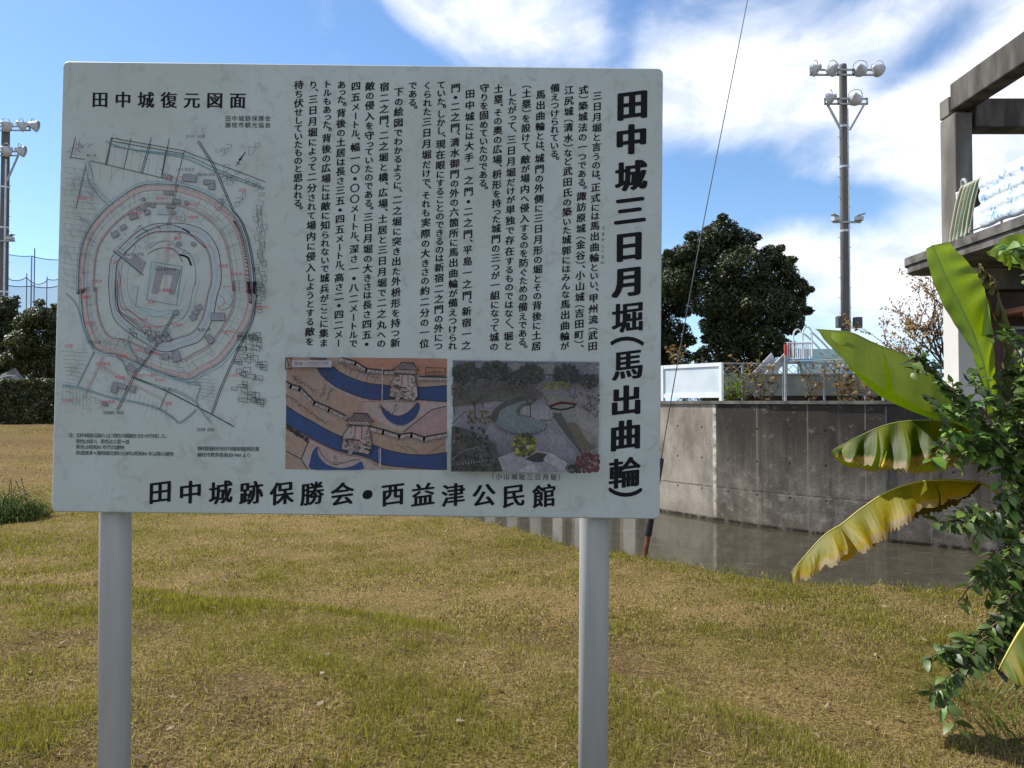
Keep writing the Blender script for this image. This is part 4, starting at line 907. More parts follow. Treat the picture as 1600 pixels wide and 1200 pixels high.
for i, ch in enumerate('新宿一之門・二之門'): op.k += .1; put(op, ch, C(165 + i * 34.5, 115)[0], C(165, 115 - i * .3)[1], 6.0, (.02, .02, .03))
op.mb.build('castle_picture', pt.m, sign)

# --- aerial photograph
D = lambda x, y: (700 + x / 6.0, 555 + y / 6.0)
ph = Print(.0); ph.clip = None
ph.poly([D(55, 42), D(1420, 62), D(1405, 1095), D(37, 1078)], (.20, .19, .215)); ph.clip = (706.6, 562.8, 935.6, 736.5)
q = random.Random(11)
def dots(poly_box, n, r0, r1, cols, inside=None, sq=1.0):
    x0, y0, x1, y1 = poly_box
    for k in range(n):
        x, y = q.uniform(x0, x1), q.uniform(y0, y1)
        if inside and not inside(x, y): continue
        c_ = q.choice(cols); f = q.uniform(.7, 1.3); ph.blob(*D(x, y), q.uniform(r0, r1), tuple(v * f for v in c_), q, 7, sq)
ph.poly([D(45, 45), D(1420, 62), D(1418, 260), D(50, 240)], (.14, .14, .155)); dots((50, 55, 1415, 210), 170, .7, 2.6, [(.20, .22, .26), (.10, .11, .12), (.30, .31, .33), (.08, .09, .08), (.14, .17, .24)], sq=.5)
ph.poly([D(560, 80), D(1000, 90), D(1000, 180), D(620, 170)], (.15, .15, .14)); ph.line([D(40, 50), D(1420, 66)], 1.6, (.24, .26, .30))
ph.poly([D(45, 250), D(700, 230), D(900, 360), D(700, 440), D(440, 420), D(45, 480)], (.085, .085, .07))
ph.poly(smooth([D(460, 660), D(420, 560), D(520, 500), D(650, 440), D(780, 430), D(700, 500), D(660, 560), D(700, 580), D(830, 590), D(920, 660), D(850, 720), D(640, 735)], 40, True), (.13, .16, .165))
ph.poly(smooth([D(400, 600), D(440, 500), D(600, 410), D(760, 390), D(640, 450), D(500, 510), D(455, 620)], 24, True), (.05, .056, .05)); ph.poly(smooth([D(635, 520), D(700, 455), D(780, 440), D(690, 500), D(660, 560)], 16, True), (.07, .075, .07))
ph.poly(smooth([D(670, 550), D(720, 480), D(900, 460), D(980, 540), D(960, 600), D(840, 600), D(760, 570)], 20, True), (.22, .215, .235))
ph.poly([D(905, 370), D(1110, 380), D(1200, 430), D(1405, 600), D(1405, 900), D(1240, 930), D(960, 520)], (.165, .165, .15)); ph.poly([D(970, 540), D(1060, 540), D(1130, 680), D(1270, 920), D(1240, 930)], (.055, .062, .058)); ph.line([D(975, 600), D(1250, 940)], 1.4, (.25, .24, .26)); ph.poly([D(1180, 480), D(1405, 560), D(1405, 760), D(1250, 680)], (.215, .21, .21))
ph.poly(smooth([D(1100, 640), D(1200, 640), D(1300, 800), D(1390, 860), D(1270, 900), D(1180, 760)], 20, True), (.10, .09, .06))
ph.line(smooth([D(950, 480), D(1060, 445), D(1200, 460)], 14), 4.0, (.10, .03, .035)); ph.line(smooth([D(955, 470), D(1060, 435), D(1195, 450)], 14), 1.3, (.20, .06, .065)); ph.line(smooth([D(960, 495), D(1070, 510), D(1190, 480)], 14), 2.6, (.02, .02, .02))
dk = [(.016, .021, .016), (.026, .032, .022), (.010, .013, .011), (.034, .04, .026)]
for x, y, r_ in ((170, 170, 130), (440, 150, 120), (780, 170, 110), (1110, 180, 115), (1320, 240, 80), (640, 210, 60)):
    dots((x - r_, y - r_ * .75, x + r_, y + r_ * .8), 95, 2.2, 4.6, dk, lambda a, b, x=x, y=y, r_=r_: ((a - x) / r_) ** 2 + ((b - y) / (r_ * .8)) ** 2 < 1)
gy_ = [(.072, .062, .068), (.05, .044, .048), (.10, .086, .092), (.035, .03, .032)]
for x, y, rx, ry in ((240, 330, 190, 110), (450, 270, 110, 80), (600, 280, 90, 70), (760, 260, 90, 70), (1290, 330, 190, 90), (1350, 470, 110, 110), (100, 320, 70, 90), (780, 380, 110, 60)):
    dots((x - rx, y - ry, x + rx, y + ry), 120, .5, 1.7, gy_, lambda a, b, x=x, y=y, rx=rx, ry=ry: ((a - x) / rx) ** 2 + ((b - y) / ry) ** 2 < 1)
for a in ((260, 560, 255, 430), (255, 480, 190, 380), (258, 470, 330, 370), (335, 490, 320, 400), (770, 570, 768, 440), (768, 480, 730, 420), (768, 470, 810, 410), (608, 380, 605, 310), (75, 560, 60, 430), (475, 400, 480, 350)): ph.line([D(a[0], a[1]), D(a[2], a[3])], 1.5, (.03, .026, .026))
dots((870, 255, 1140, 320), 60, 1.2, 3, [(.10, .11, .03), (.07, .08, .025), (.13, .13, .04)]); dots((180, 520, 390, 640), 60, 1.2, 3, [(.10, .085, .03), (.07, .06, .025), (.05, .05, .025)])
ph.poly([D(45, 660), D(200, 690), D(330, 760), D(440, 810), D(480, 940), D(510, 1078), D(37, 1078)], (.05, .052, .05)); dots((40, 670, 470, 1070), 200, 1.2, 3.4, dk + [(.06, .055, .045), (.09, .085, .09)], lambda a, b: a < 330 + (b - 670) * .4)
ph.line(smooth([D(50, 970), D(150, 890), D(300, 850)], 12), 1.2, (.16, .15, .17)); ph.line([D(90, 1012), D(430, 970)], 2.2, (.02, .02, .02))
for k in range(14): ph.line([D(100 + k * 25, 1002 - k * 3), D(106 + k * 25, 1018 - k * 3)], .9, (.26, .26, .27))
ph.poly([D(470, 950), D(720, 850), D(1000, 920), D(1110, 1080), D(520, 1080)], (.235, .225, .25)); ph.poly([D(650, 1078), D(800, 1000), D(835, 1085)], (.30, .30, .33)); ph.poly([D(800, 1000), D(890, 980), D(1060, 1075), D(840, 1086)], (.20, .195, .22))
ph.poly([D(720, 960), D(830, 900), D(940, 920), D(880, 990), D(800, 990)], (.022, .022, .026)); ph.poly([D(890, 960), D(940, 910), D(1105, 1000), D(1060, 1065)], (.27, .27, .29)); ph.line([D(890, 960), D(940, 910), D(1105, 1000), D(1060, 1065)], 1.0, (.36, .36, .38), True)
dots((605, 720, 830, 930), 150, 1.8, 4.2, [(.14, .15, .022), (.19, .19, .035), (.07, .075, .015), (.035, .04, .012)], lambda a, b: ((a - 717) / 112) ** 2 + ((b - 825) / 105) ** 2 < 1); ph.blob(*D(745, 850), 3.4, (.26, .24, .20), q)
dots((1180, 900, 1400, 1085), 150, 1.2, 3.0, [(.11, .025, .035), (.07, .018, .024), (.16, .045, .055), (.035, .014, .015)], lambda a, b: ((a - 1330) / 150) ** 2 + ((b - 1010) / 120) ** 2 < 1); dots((1120, 1010, 1210, 1085), 30, 1.2, 2.6, dk)
ph.line(smooth([D(430, 660), D(560, 715), D(700, 735), D(850, 715), D(920, 670), D(910, 630)], 24), .8, (.035, .03, .03)); ph.line(smooth([D(430, 680), D(560, 735), D(700, 752), D(850, 735)], 24), .5, (.06, .05, .05))
for k in range(12): t = k / 11; ph.line([D(470 + 430 * t, 672 + 50 * math.sin(3.14 * t)), D(472 + 430 * t, 705 + 48 * math.sin(3.14 * t))], .7, (.03, .026, .026))
ph.line([D(45, 640), D(180, 520)], 1.0, (.04, .035, .035)); ph.blob(*D(372, 748), 2.4, (.03, .03, .03), q); ph.line([D(372, 750), D(372, 790)], .9, (.03, .03, .03)); ph.poly([D(330, 770), D(450, 810), D(430, 840), D(350, 800)], (.05, .05, .055))
ph.mb.build('aerial_photograph', pf.m, sign)
print('print layers', tx.k, mapp.k, op.k, ph.k)
# ---------------------------------------------------------------- guy wire and its stake
gp = Vector((*G(1008, 864, -.14), -.16))
tp = P(1033, 716, gp.y + .12)
e = empty('guy_wire', gp, 'thin guy wire rising from a black sleeve on a rusty stake at the water edge', 'guy wire')
d = (tp - gp); mb = MB(); mb.tube([gp - d.normalized() * .25, gp + d * .26], .026, 12); mb.build('anchor_rod', M['rust'], e)
mb = MB(); mb.tube([gp + d * .19, gp + d * .20, gp + d * .98, gp + d], [.030, .034, .034, .028], 14); mb.build('sleeve', M['black_sleeve'], e, smooth=True)
mb = MB(); pts = [gp + d * .9, P(1060, 560, gp.y + .3), P(1105, 318, gp.y + .8), P(1168, 0, gp.y + 1.7), P(1230, -330, gp.y + 3.0)]
mb.tube(crom(pts, 30), .006, 6); mb.build('cable', M['dark_metal'], e)

# ---------------------------------------------------------------- crowns of leaves
def crown_mesh(lobes, n, size, seed, cols, flat=.5, inner=.55, up=.35, sat=4):
    """lobes: (centre, radius, squash); n leaf clumps spread near each lobe's skin"""
    qs = random.Random(seed); ex = []
    for c_, r_, *s_ in lobes:
        for k in range(sat):
            d_ = Vector((qs.gauss(0, 1), qs.gauss(0, 1) * .6, qs.gauss(0, 1) * .8)).normalized(); ex.append((Vector(c_) + d_ * r_ * 1.0, r_ * qs.uniform(.22, .42), .7))
    lobes = list(lobes) + ex
    r = np.random.default_rng(seed); L = np.array([l[1] for l in lobes]); w = L ** 2 / (L ** 2).sum()
    k = r.choice(len(lobes), n, p=w)
    c = np.array([tuple(l[0]) for l in lobes])[k]; rad = L[k]; sq = np.array([l[2] if len(l) > 2 else .85 for l in lobes])[k]
    d = r.normal(size=(n, 3)); d /= np.linalg.norm(d, axis=1)[:, None]
    bump = .78 + .44 * np.array(fbm(d[:, 0] * 2.6 + k * 3.7, d[:, 2] * 2.6 + d[:, 1] * 2.1, seed, 3))
    rr_ = rad * (inner + (1 - inner) * r.random(n) ** .6) * bump
    p = c + d * rr_[:, None] * np.stack([np.ones(n), np.ones(n), sq], -1)
    nrm = d * .7 + r.normal(size=(n, 3)) * .55 + np.array((0, 0, up)); nrm /= np.linalg.norm(nrm, axis=1)[:, None]
    t = np.cross(nrm, r.normal(size=(n, 3))); t /= np.linalg.norm(t, axis=1)[:, None]; b = np.cross(nrm, t)
    s = size * (.55 + .9 * r.random(n))[:, None]
    a = s * (.35 + .3 * r.random(n)[:, None])
    v = np.stack([p - t * s * .6, p + b * a * .55 + nrm * s * .06, p + t * s * .6, p - b * a * .55 + nrm * s * .06], 1).reshape(-1, 3)
    f = np.arange(n * 4).reshape(n, 4)
    cl = np.array(cols)[r.integers(0, len(cols), n)] * (.6 + .8 * r.random(n))[:, None]
    return v, f, np.repeat(cl, 4, 0)
def trunk_and_limbs(base, fork, tips, r0, seed):
    q = random.Random(seed); mb = MB(); base, fork = Vector(base), Vector(fork)
    mb.tube(crom([base - Vector((0, 0, .3)), base + Vector((0, 0, .05)), base.lerp(fork, .5) + Vector((q.uniform(-.1, .1), 0, 0)), fork], 8), [r0 * 1.5, r0 * 1.25, r0 * 1.1, r0, r0 * .95, r0 * .9, r0 * .85, r0 * .8], 10)
    for t in tips:
        t = Vector(t); m = fork.lerp(t, .5) + Vector((q.uniform(-.2, .2), q.uniform(-.2, .2), .15)); pts = crom([fork, m, t], 7)
        mb.tube(pts, [r0 * .6 * (1 - .8 * i / 6) for i in range(7)], 6, cap=False)
    return mb
def tree(name, label, cat, lobes, base, fork, ntips, r0, n, size, seed, cols, group=None, mat='foliage', **k):
    e = empty(name, base, label, cat, group)
    q = random.Random(seed); tips = [l[0] for l in q.sample(lobes, min(ntips, len(lobes)))]
    trunk_and_limbs(base, fork, tips, r0, seed).build('trunk', M['bark'], e, smooth=True)
    np_mesh('crown', *crown_mesh(lobes, n, size, seed, cols, **k), M[mat], e); return e
def lobe(px, py, rp, Y, dy=0.0, sq=.85):
    return (P(px, py, Y + dy), rp / F * Y, sq)
q = random.Random(5)
DKG = [(.028, .040, .013), (.046, .056, .017), (.020, .029, .011), (.072, .075, .024)]
Y0 = 32
lb = [lobe(x, y, r_, Y0, q.uniform(-1, 1) * .6) for x, y, r_ in ((1130, 365, 27), (1155, 380, 28), (1105, 385, 30), (1085, 395, 26), (1062, 402, 22), (1110, 425, 44), (1160, 420, 42), (1202, 402, 22), (1215, 432, 33), (1246, 452, 20), (1232, 480, 30), (1190, 475, 46), (1145, 470, 46), (1108, 468, 34), (1058, 440, 30), (1140, 520, 38), (1195, 532, 34), (1236, 505, 22), (1226, 545, 18), (1110, 560, 26), (1160, 565, 26), (1195, 570, 18), (1120, 515, 24))]
tree('evergreen_tree', 'big dark evergreen tree with a rounded crown beside the right edge of the board', 'tree', lb, (*P(1150, 592, Y0)[:2], UP - .08), P(1136, 535, Y0), 12, .28, 95000, .115, 51, DKG, up=.5)
lb = [lobe(x, y, r_, 35, q.uniform(-1, 1) * .6) for x, y, r_ in ((1040, 420, 25), (1030, 470, 40), (1000, 440, 45), (1045, 525, 34), (1035, 570, 26), (1062, 560, 20), (980, 520, 60), (1010, 560, 40), (940, 470, 50))]
tree('evergreen_tree', 'dark evergreen tree half hidden behind the right edge of the board', 'tree', lb, (*P(1010, 596, 35)[:2], UP - .08), P(1005, 540, 35), 6, .26, 60000, .12, 52, DKG, up=.5)
# trees behind the hedge at the left
OLV = [(.075, .075, .022), (.055, .062, .020), (.095, .082, .026), (.040, .048, .018)]
lb = [lobe(x, y, r_, 33, q.uniform(-1, 1) * .4) for x, y, r_ in ((60, 495, 22), (40, 505, 18), (85, 500, 24), (110, 515, 24), (35, 535, 24), (65, 535, 32), (100, 545, 30), (40, 565, 24), (75, 570, 28), (110, 575, 26), (20, 560, 16))]
tree('broadleaf_tree', 'rounded olive green tree standing behind the hedge beside the left edge of the board', 'tree', lb, (*P(70, 640, 33)[:2], .65), P(70, 580, 33), 6, .16, 26000, .11, 53, OLV)
lb = [lobe(x, y, r_, 37, q.uniform(-1, 1) * .4) for x, y, r_ in ((5, 480, 20), (18, 475, 12), (-20, 490, 34), (10, 515, 26), (-30, 540, 50), (15, 550, 28), (5, 580, 24))]
tree('broadleaf_tree', 'dark tree at the left edge of the photo below the floodlights', 'tree', lb, (*P(-20, 640, 37)[:2], .65), P(-18, 570, 37), 5, .2, 26000, .11, 54, DKG)
# hedge
def leafy_box(x0, x1, y0, y1, z0, z1, n, size, seed, cols):
    r = np.random.default_rng(seed); side = r.integers(0, 10, n)
    p = np.stack([r.uniform(x0, x1, n), np.where(side < 6, y0 + r.random(n) ** 2 * .35, r.uniform(y0, y1, n)), r.uniform(z0, z1, n)], -1)
    p[side >= 8, 2] = z1 - r.random((side >= 8).sum()) ** 2 * .3
    p[:, 1] += (fbm(p[:, 0] * 1.4, p[:, 2] * 1.4, seed) - .5) * .5; p[:, 2] += (fbm(p[:, 0] * 1.1, p[:, 1], seed + 3) - .5) * .28 * (p[:, 2] > (z0 + z1) / 2)
    nrm = r.normal(size=(n, 3)) * .6 + np.array((0, -.4, .5)); nrm /= np.linalg.norm(nrm, axis=1)[:, None]
    t = np.cross(nrm, r.normal(size=(n, 3))); t /= np.linalg.norm(t, axis=1)[:, None]; b = np.cross(nrm, t); s = size * (.6 + .8 * r.random(n))[:, None]
    v = np.stack([p - t * s * .6, p + b * s * .3, p + t * s * .6, p - b * s * .3], 1).reshape(-1, 3)
    cl = np.array(cols)[r.integers(0, len(cols), n)] * (.6 + .8 * r.random(n))[:, None]
    return v, np.arange(n * 4).reshape(n, 4), np.repeat(cl, 4, 0)
HG = [(.040, .050, .016), (.055, .062, .020), (.028, .036, .013), (.085, .078, .024)]
e = empty('clipped_hedge', (-18, 28.4, .6), 'dense clipped green hedge along the far edge of the lawn', 'hedge')
np_mesh('hedge_foliage', *leafy_box(-27, -12.5, 28, 29.2, .62, 2.32, 52000, .10, 61, HG), M['foliage'], e)
for k in range(18): x = -26.5 + k * 1.02; mb = MB(); mb.tube([(x, 28.6, .5), (x + .1, 28.65, 1.2), (x, 28.6, 2.0)], [.05, .04, .02], 6); mb.build('stem', M['bark'], e)
mb = MB(); prof = [(0, 0)] ; 
for k in range(9): a = k / 8 * math.pi / 2; prof.append((1.3 * math.sin(a + .02), .5 * (math.cos(a))))
M['rock'] = pmat('pale_rock', (.13, .12, .11), (.21, .2, .18), 2.5, .95, .1, bump=.6, bscale=6, bdist=.05)
bm2 = bmesh.new(); bmesh.ops.create_icosphere(bm2, subdivisions=3, radius=1)
rc = P(18, 585, 30.2)
for v_ in bm2.verts:
    f = .62 + .76 * float(fbm(v_.co.x * 1.9 + 5, v_.co.y * 1.9 + v_.co.z * 1.6, 71)); v_.co = Vector((v_.co.x * .62 * f + rc.x, v_.co.y * .5 * f + rc.y, (v_.co.z * .9 * f) + 1.72))
me = bpy.data.meshes.new('boulder'); bm2.to_mesh(me); bm2.free(); me.materials.append(M['rock']); o = bpy.data.objects.new('boulder', me); COL.objects.link(o)
tag(o, 'pale rounded boulder showing above the hedge at far left', 'boulder')

# a wooded strip far behind, one mass
q = random.Random(17); lb = [(Vector((-46 + k * 1.9 + q.uniform(-.6, .6), 62 + q.uniform(-3, 3), 2.2 + q.uniform(-.5, 1.6))), q.uniform(1.6, 2.6), .95) for k in range(29)]
tag(np_mesh('far_wood', *crown_mesh(lb, 26000, .34, 55, OLV + DKG), M['foliage']), 'distant strip of dark trees beyond the lawn', 'wood', kind='stuff')

# ---------------------------------------------------------------- floodlight poles
def floodlight(axis_, at, parent, s=1.0):
    a = Vector(axis_).normalized(); at = Vector(at)
    mb = MB(); mb.lathe([(.0, -.42 * s), (.10 * s, -.42 * s), (.13 * s, -.30 * s), (.17 * s, -.26 * s), (.30 * s, -.06 * s), (.36 * s, .10 * s), (.37 * s, .14 * s), (.35 * s, .14 * s), (.30 * s, .05 * s)], at, a, 20)
    h = mb.build('floodlight', M['lamp_white'], parent, smooth=True)
    mb = MB(); mb.lathe([(.0, .07 * s), (.31 * s, .07 * s), (.31 * s, .05 * s), (0, .05 * s)], at, a, 20); mb.build('lens', M['lamp_glass'], h)
    sd = a.cross(Vector((0, 0, 1))).normalized(); mb = MB()
    pts = [at + sd * .36 * s - a * .05 * s, at + sd * .30 * s + Vector((0, 0, .30 * s)) - a * .12 * s, at + Vector((0, 0, .42 * s)) - a * .14 * s, at - sd * .30 * s + Vector((0, 0, .30 * s)) - a * .12 * s, at - sd * .36 * s - a * .05 * s]
    mb.tube(crom(pts, 14), .022 * s, 6); mb.build('bracket', M['grey_metal'], h)
def small_flood(at, dirx, parent):
    at = Vector(at); mb = MB(); mb.bar(at, at + Vector((dirx * .42, -.12, -.03)), .34, .22)
    o = mb.build('small_floodlight', M['lamp_white'], parent, bevel=.03); mb = MB(); mb.bar(at + Vector((dirx * .1, -.05, .13)), at + Vector((dirx * .5, -.2, .24)), .30, .03); mb.build('visor', M['lamp_white'], o)
def light_pole(px, Y, ytop, zb, label, arms, lower, boxes, hs=12.5):
    x = P(px, 600, Y).x; zt = P(px, ytop, Y).z
    e = empty('floodlight_pole', (x, Y, zb), label, 'floodlight pole', 'floodlight poles of the playing field')
    k = Y / F
    mb = MB(); mb.tube([(x, Y, zb - .3), (x, Y, zb + (zt - zb) * .5), (x, Y, zt - .12), (x, Y, zt)], [7.4 * k, 6.7 * k, 5.8 * k, 5.2 * k], 18); mb.build('pole', M['pole_concrete'], e, smooth=True)
    mb = MB(); mb.tube([(x + 4.8 * k, Y - 5.6 * k, zb + 2), (x + 4.4 * k, Y - 5.0 * k, zt - 2.5)], 1.5 * k, 8); mb.build('conduit', M['galv'], e)
    for i in range(26):
        z = zb + 2.5 + i * .55
        if z > zt - 3.0: break
        s = 1 if i % 2 else -1; mb = MB(); mb.bar((x + s * 4.5 * k, Y, z), (x + s * 10 * k, Y, z), .03); mb.build('step_bolt', M['grey_metal'], e)
    for yy in (ytop + 97, ytop + 160, ytop + 260): z = P(px, yy, Y).z; mb = MB(); mb.tube([(x, Y, z - .06), (x, Y, z + .06)], 6.9 * k, 18); mb.build('band_clamp', M['galv'], e)
    for (yy, xs, heads, brace) in arms:
        z = P(px, yy, Y).z
        mb = MB()
        for dz in (-.14, .14): mb.bar((x + xs[0] * k, Y - 9.5 * k, z + dz), (x + xs[1] * k, Y - 9.5 * k, z + dz), .09)
        for xx in (xs[0], xs[1], -12, 12): mb.bar((x + xx * k, Y - 9.5 * k, z - .18), (x + xx * k, Y - 9.5 * k, z + .18), .09)
        if brace:
            for s in (-1, 1): mb.bar((x + s * (abs(xs[0]) - 4) * k, Y - 9.5 * k, z - .15), (x + s * 7 * k, Y - 7 * k, z - 44 * k), .10)
        mb.build('crossarm', M['grey_metal'], e)
        for hx, ax in heads: floodlight(ax, (x + hx * k, Y - 11 * k, z + 3.5 * k), e, hs * k / .37)
    for yy in lower:
        z = P(px, yy, Y).z; mb = MB(); mb.bar((x - 22 * k, Y - 8 * k, z - .1), (x + 22 * k, Y - 8 * k, z - .1), .1); mb.build('crossarm', M['grey_metal'], e)
        small_flood((x - 12 * k, Y - 9 * k, z + .05), -1, e); small_flood((x + 12 * k, Y - 9 * k, z + .08), 1, e)
    for bx, yy, w, h in boxes:
        c = P(px + bx, yy, Y); mb = MB(); mb.box((c.x, Y - 9 * k, c.z), (w * k, .4, h * k)); mb.build('junction_box', M['dark_metal'], e, bevel=.03)
    return e
light_pole(1322, 42, 101, UP - .06, 'tall brown floodlight pole with six round lamps rising behind the concrete wall',
           [(117, (-55, 52), [(-50, (-.75, .62, -.28)), (-22, (-.4, .85, -.3)), (22, (.4, .85, -.25)), (50, (.8, .55, -.2))], False), (162, (-33, 33), [(-27, (-.8, .5, -.28)), (14, (.35, .85, -.3))], True)], [346], [(-12, 504, 13, 18), (14, 505, 11, 17)], 10.5)
light_pole(3, 55, 196, .7, 'tall floodlight pole at the left edge of the photo with cone shaped lamps',
           [(204, (-52, 44), [(-50, (-.8, .5, -.3)), (9, (.3, .9, -.25)), (34, (.6, .7, -.3)), (53, (.93, .2, -.28))], False), (243, (-30, 26), [(-27, (-.9, .4, -.3)), (10, (.4, .85, -.3)), (33, (.93, .2, -.28))], True)], [376], [(-14, 470, 13, 18)], 9.0)

# ---------------------------------------------------------------- practice range net, far left
net = NT('net_mesh'); cd = net.coord('Object'); 
tb = net.n('ShaderNodeBsdfTransparent'); df = net.n('ShaderNodeBsdfDiffuse', {'Color': (.07, .09, .13, 1)}); ms = net.n('ShaderNodeMixShader', {0: .20, 1: tb.outputs[0], 2: df.outputs[0]}); net.l.new(ms.outputs[0], net.out.inputs[0])
YN = 120
e = empty('practice_net', (P(40, 600, YN).x, YN, 1), 'high practice range net hung between dark poles far beyond the trees', 'net')
M['net_pole'] = pmat('net_pole', (.03, .04, .07), (.05, .06, .1), 1, .7, .2); M['pale_pole'] = pmat('pale_pole', (.30, .38, .46), (.36, .44, .5), 1, .6, .3)
for px, yt, w, dY, m in ((12, 381, 1.5, 0, 'net_pole'), (10, 423, 1.2, 14, 'net_pole'), (42, 427, 1.3, 14, 'net_pole'), (54.3, 388, 1.5, 0, 'net_pole'), (73.5, 432, 1.3, 14, 'net_pole'), (7, 395, 3.0, 20, 'pale_pole'), (49.5, 400, 2.2, 20, 'pale_pole'), (97, 394, 1.5, 0, 'net_pole'), (-30, 378, 1.5, 0, 'net_pole'), (104, 436, 1.3, 14, 'net_pole')):
    Y = YN + dY; b = P(px, 600, Y); t = P(px, yt, Y); mb = MB(); mb.tube([(t.x, Y, -.5), (t.x, Y, t.z)], w / 2 / F * Y, 8); mb.build('net_pole', M[m], e)
def netpanel(x0, x1, yt0, yt1, sag, Y):
    mb = MB(); rp = []; n = 14
    for i in range(n + 1):
        f = i / n; t = P(x0 + (x1 - x0) * f, yt0 + (yt1 - yt0) * f + sag * 4 * f * (1 - f), Y); rp.append(t)
    mb.add([v for t in rp for v in ((t.x, Y, t.z), (t.x, Y, 0))], [(2 * i, 2 * i + 1, 2 * i + 3, 2 * i + 2) for i in range(n)]); o = mb.build('netting', net.m, e)
    mb = MB(); mb.tube(rp, .07, 5); mb.build('edge_rope', M['net_pole'], o)
for a in ((-35, 7, 394, 397, 3, 140), (7, 49.5, 396, 400, 2, 140), (49.5, 95, 400, 406, 2, 139), (-30, 12, 446, 446, 2, 120.2), (12, 54.3, 446, 446, 2, 120.2), (54.3, 97, 448, 445, 3, 120.2), (10, 42, 434, 433, 5, 134), (42, 73.5, 434, 438, 8, 134), (73.5, 104, 436, 430, 4, 134)): netpanel(*a)

# ---------------------------------------------------------------- fences on the wall
def wall_at(px):
    """point on the wall's line seen at column px, and its direction"""
    tx_ = (px - 800) / F
    for a, b in zip(WALL[:-1], WALL[1:]):
        fa, fb = a.x - tx_ * a.y, b.x - tx_ * b.y
        if fa * fb <= 0 and b.x > 0: t = fa / (fa - fb); return a.lerp(b, t), (b - a).normalized()
    return WALL[-1], (WALL[-1] - WALL[-2]).normalized()
def fence_line(px0, px1, back):
    a, d0 = wall_at(px0); b, d1 = wall_at(px1); n = lambda d: Vector((-d.y, d.x, 0))
    return a + n(d0) * back, b + n(d1) * back
a, b = fence_line(1026, 1120.5, .16); d = (b - a).normalized(); zt = 2.24; zb = UP + .09
e = empty('panel_fence', (a + b) / 2 + Vector((0, 0, UP)), 'white framed panel fence standing on the wall next to the board', 'fence')
a2 = a - d * 4.6
for k, (s0, s1) in enumerate(((a2, a2.lerp(a, .5)), (a2.lerp(a, .5), a), (a, b))):
    s1 = s1 - d * .06 if k < 2 else s1
    mb = MB()
    for p in (s0 + d * .03, s1 - d * .03): mb.box((p.x, p.y, (zt + zb) / 2), (.06, .06, zt - zb), rz=math.atan2(d.y, d.x))
    u0, u1 = s0 + d * .062, s1 - d * .062
    mb.bar((u0.x, u0.y, zt - .035), (u1.x, u1.y, zt - .035), .05, .07); mb.bar((u0.x, u0.y, zb + .10), (u1.x, u1.y, zb + .10), .05, .08)
    f = mb.build('frame', M['white_alu'], e)
    mb = MB(); mb.bar((u0.x, u0.y, (zt + zb + .03) / 2 + .02), (u1.x, u1.y, (zt + zb + .03) / 2 + .02), .012, zt - zb - .21); mb.build('panel', M['panel_white'], f)
# wire rail fence with grey panels behind it
a, b = fence_line(1123, 1478, .13)
e = empty('rail_fence', (a + b) / 2 + Vector((0, 0, UP)), 'slim metal post and rail fence on top of the wall', 'fence')
mb = MB(); prev = None
for px in (1222, 1376, 1440):
    p, dd = wall_at(px); p = p + Vector((-dd.y, dd.x, 0)) * .13; mb = MB(); mb.tube([(p.x, p.y, UP + .08), (p.x, p.y, 2.31)], .022, 8); mb.build('fence_post', M['grey_metal'], e)
    if prev is not None:
        mb = MB()
        mb.tube([(prev.x, prev.y, 2.20), (p.x, p.y, 2.20)], .008, 6)
        mb.build('rail', M['grey_metal'], e)
    prev = p
Yp = 19.0
M['gap_dark'] = pmat('dark_gap_soil', (.03, .024, .02), (.06, .05, .04), 3, .95, .1)
e = empty('panel_railing', (P(1230, 600, Yp).x, Yp, UP), 'grey sheet panel railing with crossed lattice bars behind the vines', 'railing')
xs = [P(p, 600, Yp).x for p in (1096, 1160, 1224, 1288, 1352, 1416, 1470)]
zt_, zm, zb_ = P(0, 569, Yp).z, P(0, 585, Yp).z, P(0, 618, Yp).z
for i in range(len(xs) - 1):
    mb = MB(); mb.box(((xs[i] + xs[i + 1]) / 2, Yp, (zm + zb_) / 2), (xs[i + 1] - xs[i] - .06, .02, zm - zb_)); mb.build('sheet_panel', M['grey_panel'], e)
    mb = MB(); n = 4; w = (xs[i + 1] - xs[i]) / n
    for k in range(n):
        x = xs[i] + k * w
        mb.bar((x, Yp + .0, zm + .02), (x + w, Yp + .0, zt_ - .02), .014); mb.bar((x, Yp + .03, zt_ - .02), (x + w, Yp + .03, zm + .02), .014)
    mb.build('lattice', M['grey_metal'], e)
mb = MB(); mb.box(((xs[0] + xs[-1]) / 2, Yp + .1, (zb_ + UP - .2) / 2), (xs[-1] - xs[0], .1, zb_ - UP + .2)); mb.build('gap_strip', M['gap_dark'], e)  # dark box added to fill the gap under the panels, stands for ground behind
for x in xs: mb = MB(); mb.box((x, Yp, (zt_ + UP - .1) / 2), (.04, .05, zt_ - UP + .1)); mb.build('railing_post', M['grey_metal'], e)
mb = MB(); mb.box(((xs[0] + xs[-1]) / 2, Yp, zt_ + .02), (xs[-1] - xs[0], .06, .035)); mb.box(((xs[0] + xs[-1]) / 2, Yp - .03, zm + .01), (xs[-1] - xs[0], .03, .03)); mb.build('top_rail', M['grey_metal'], e)

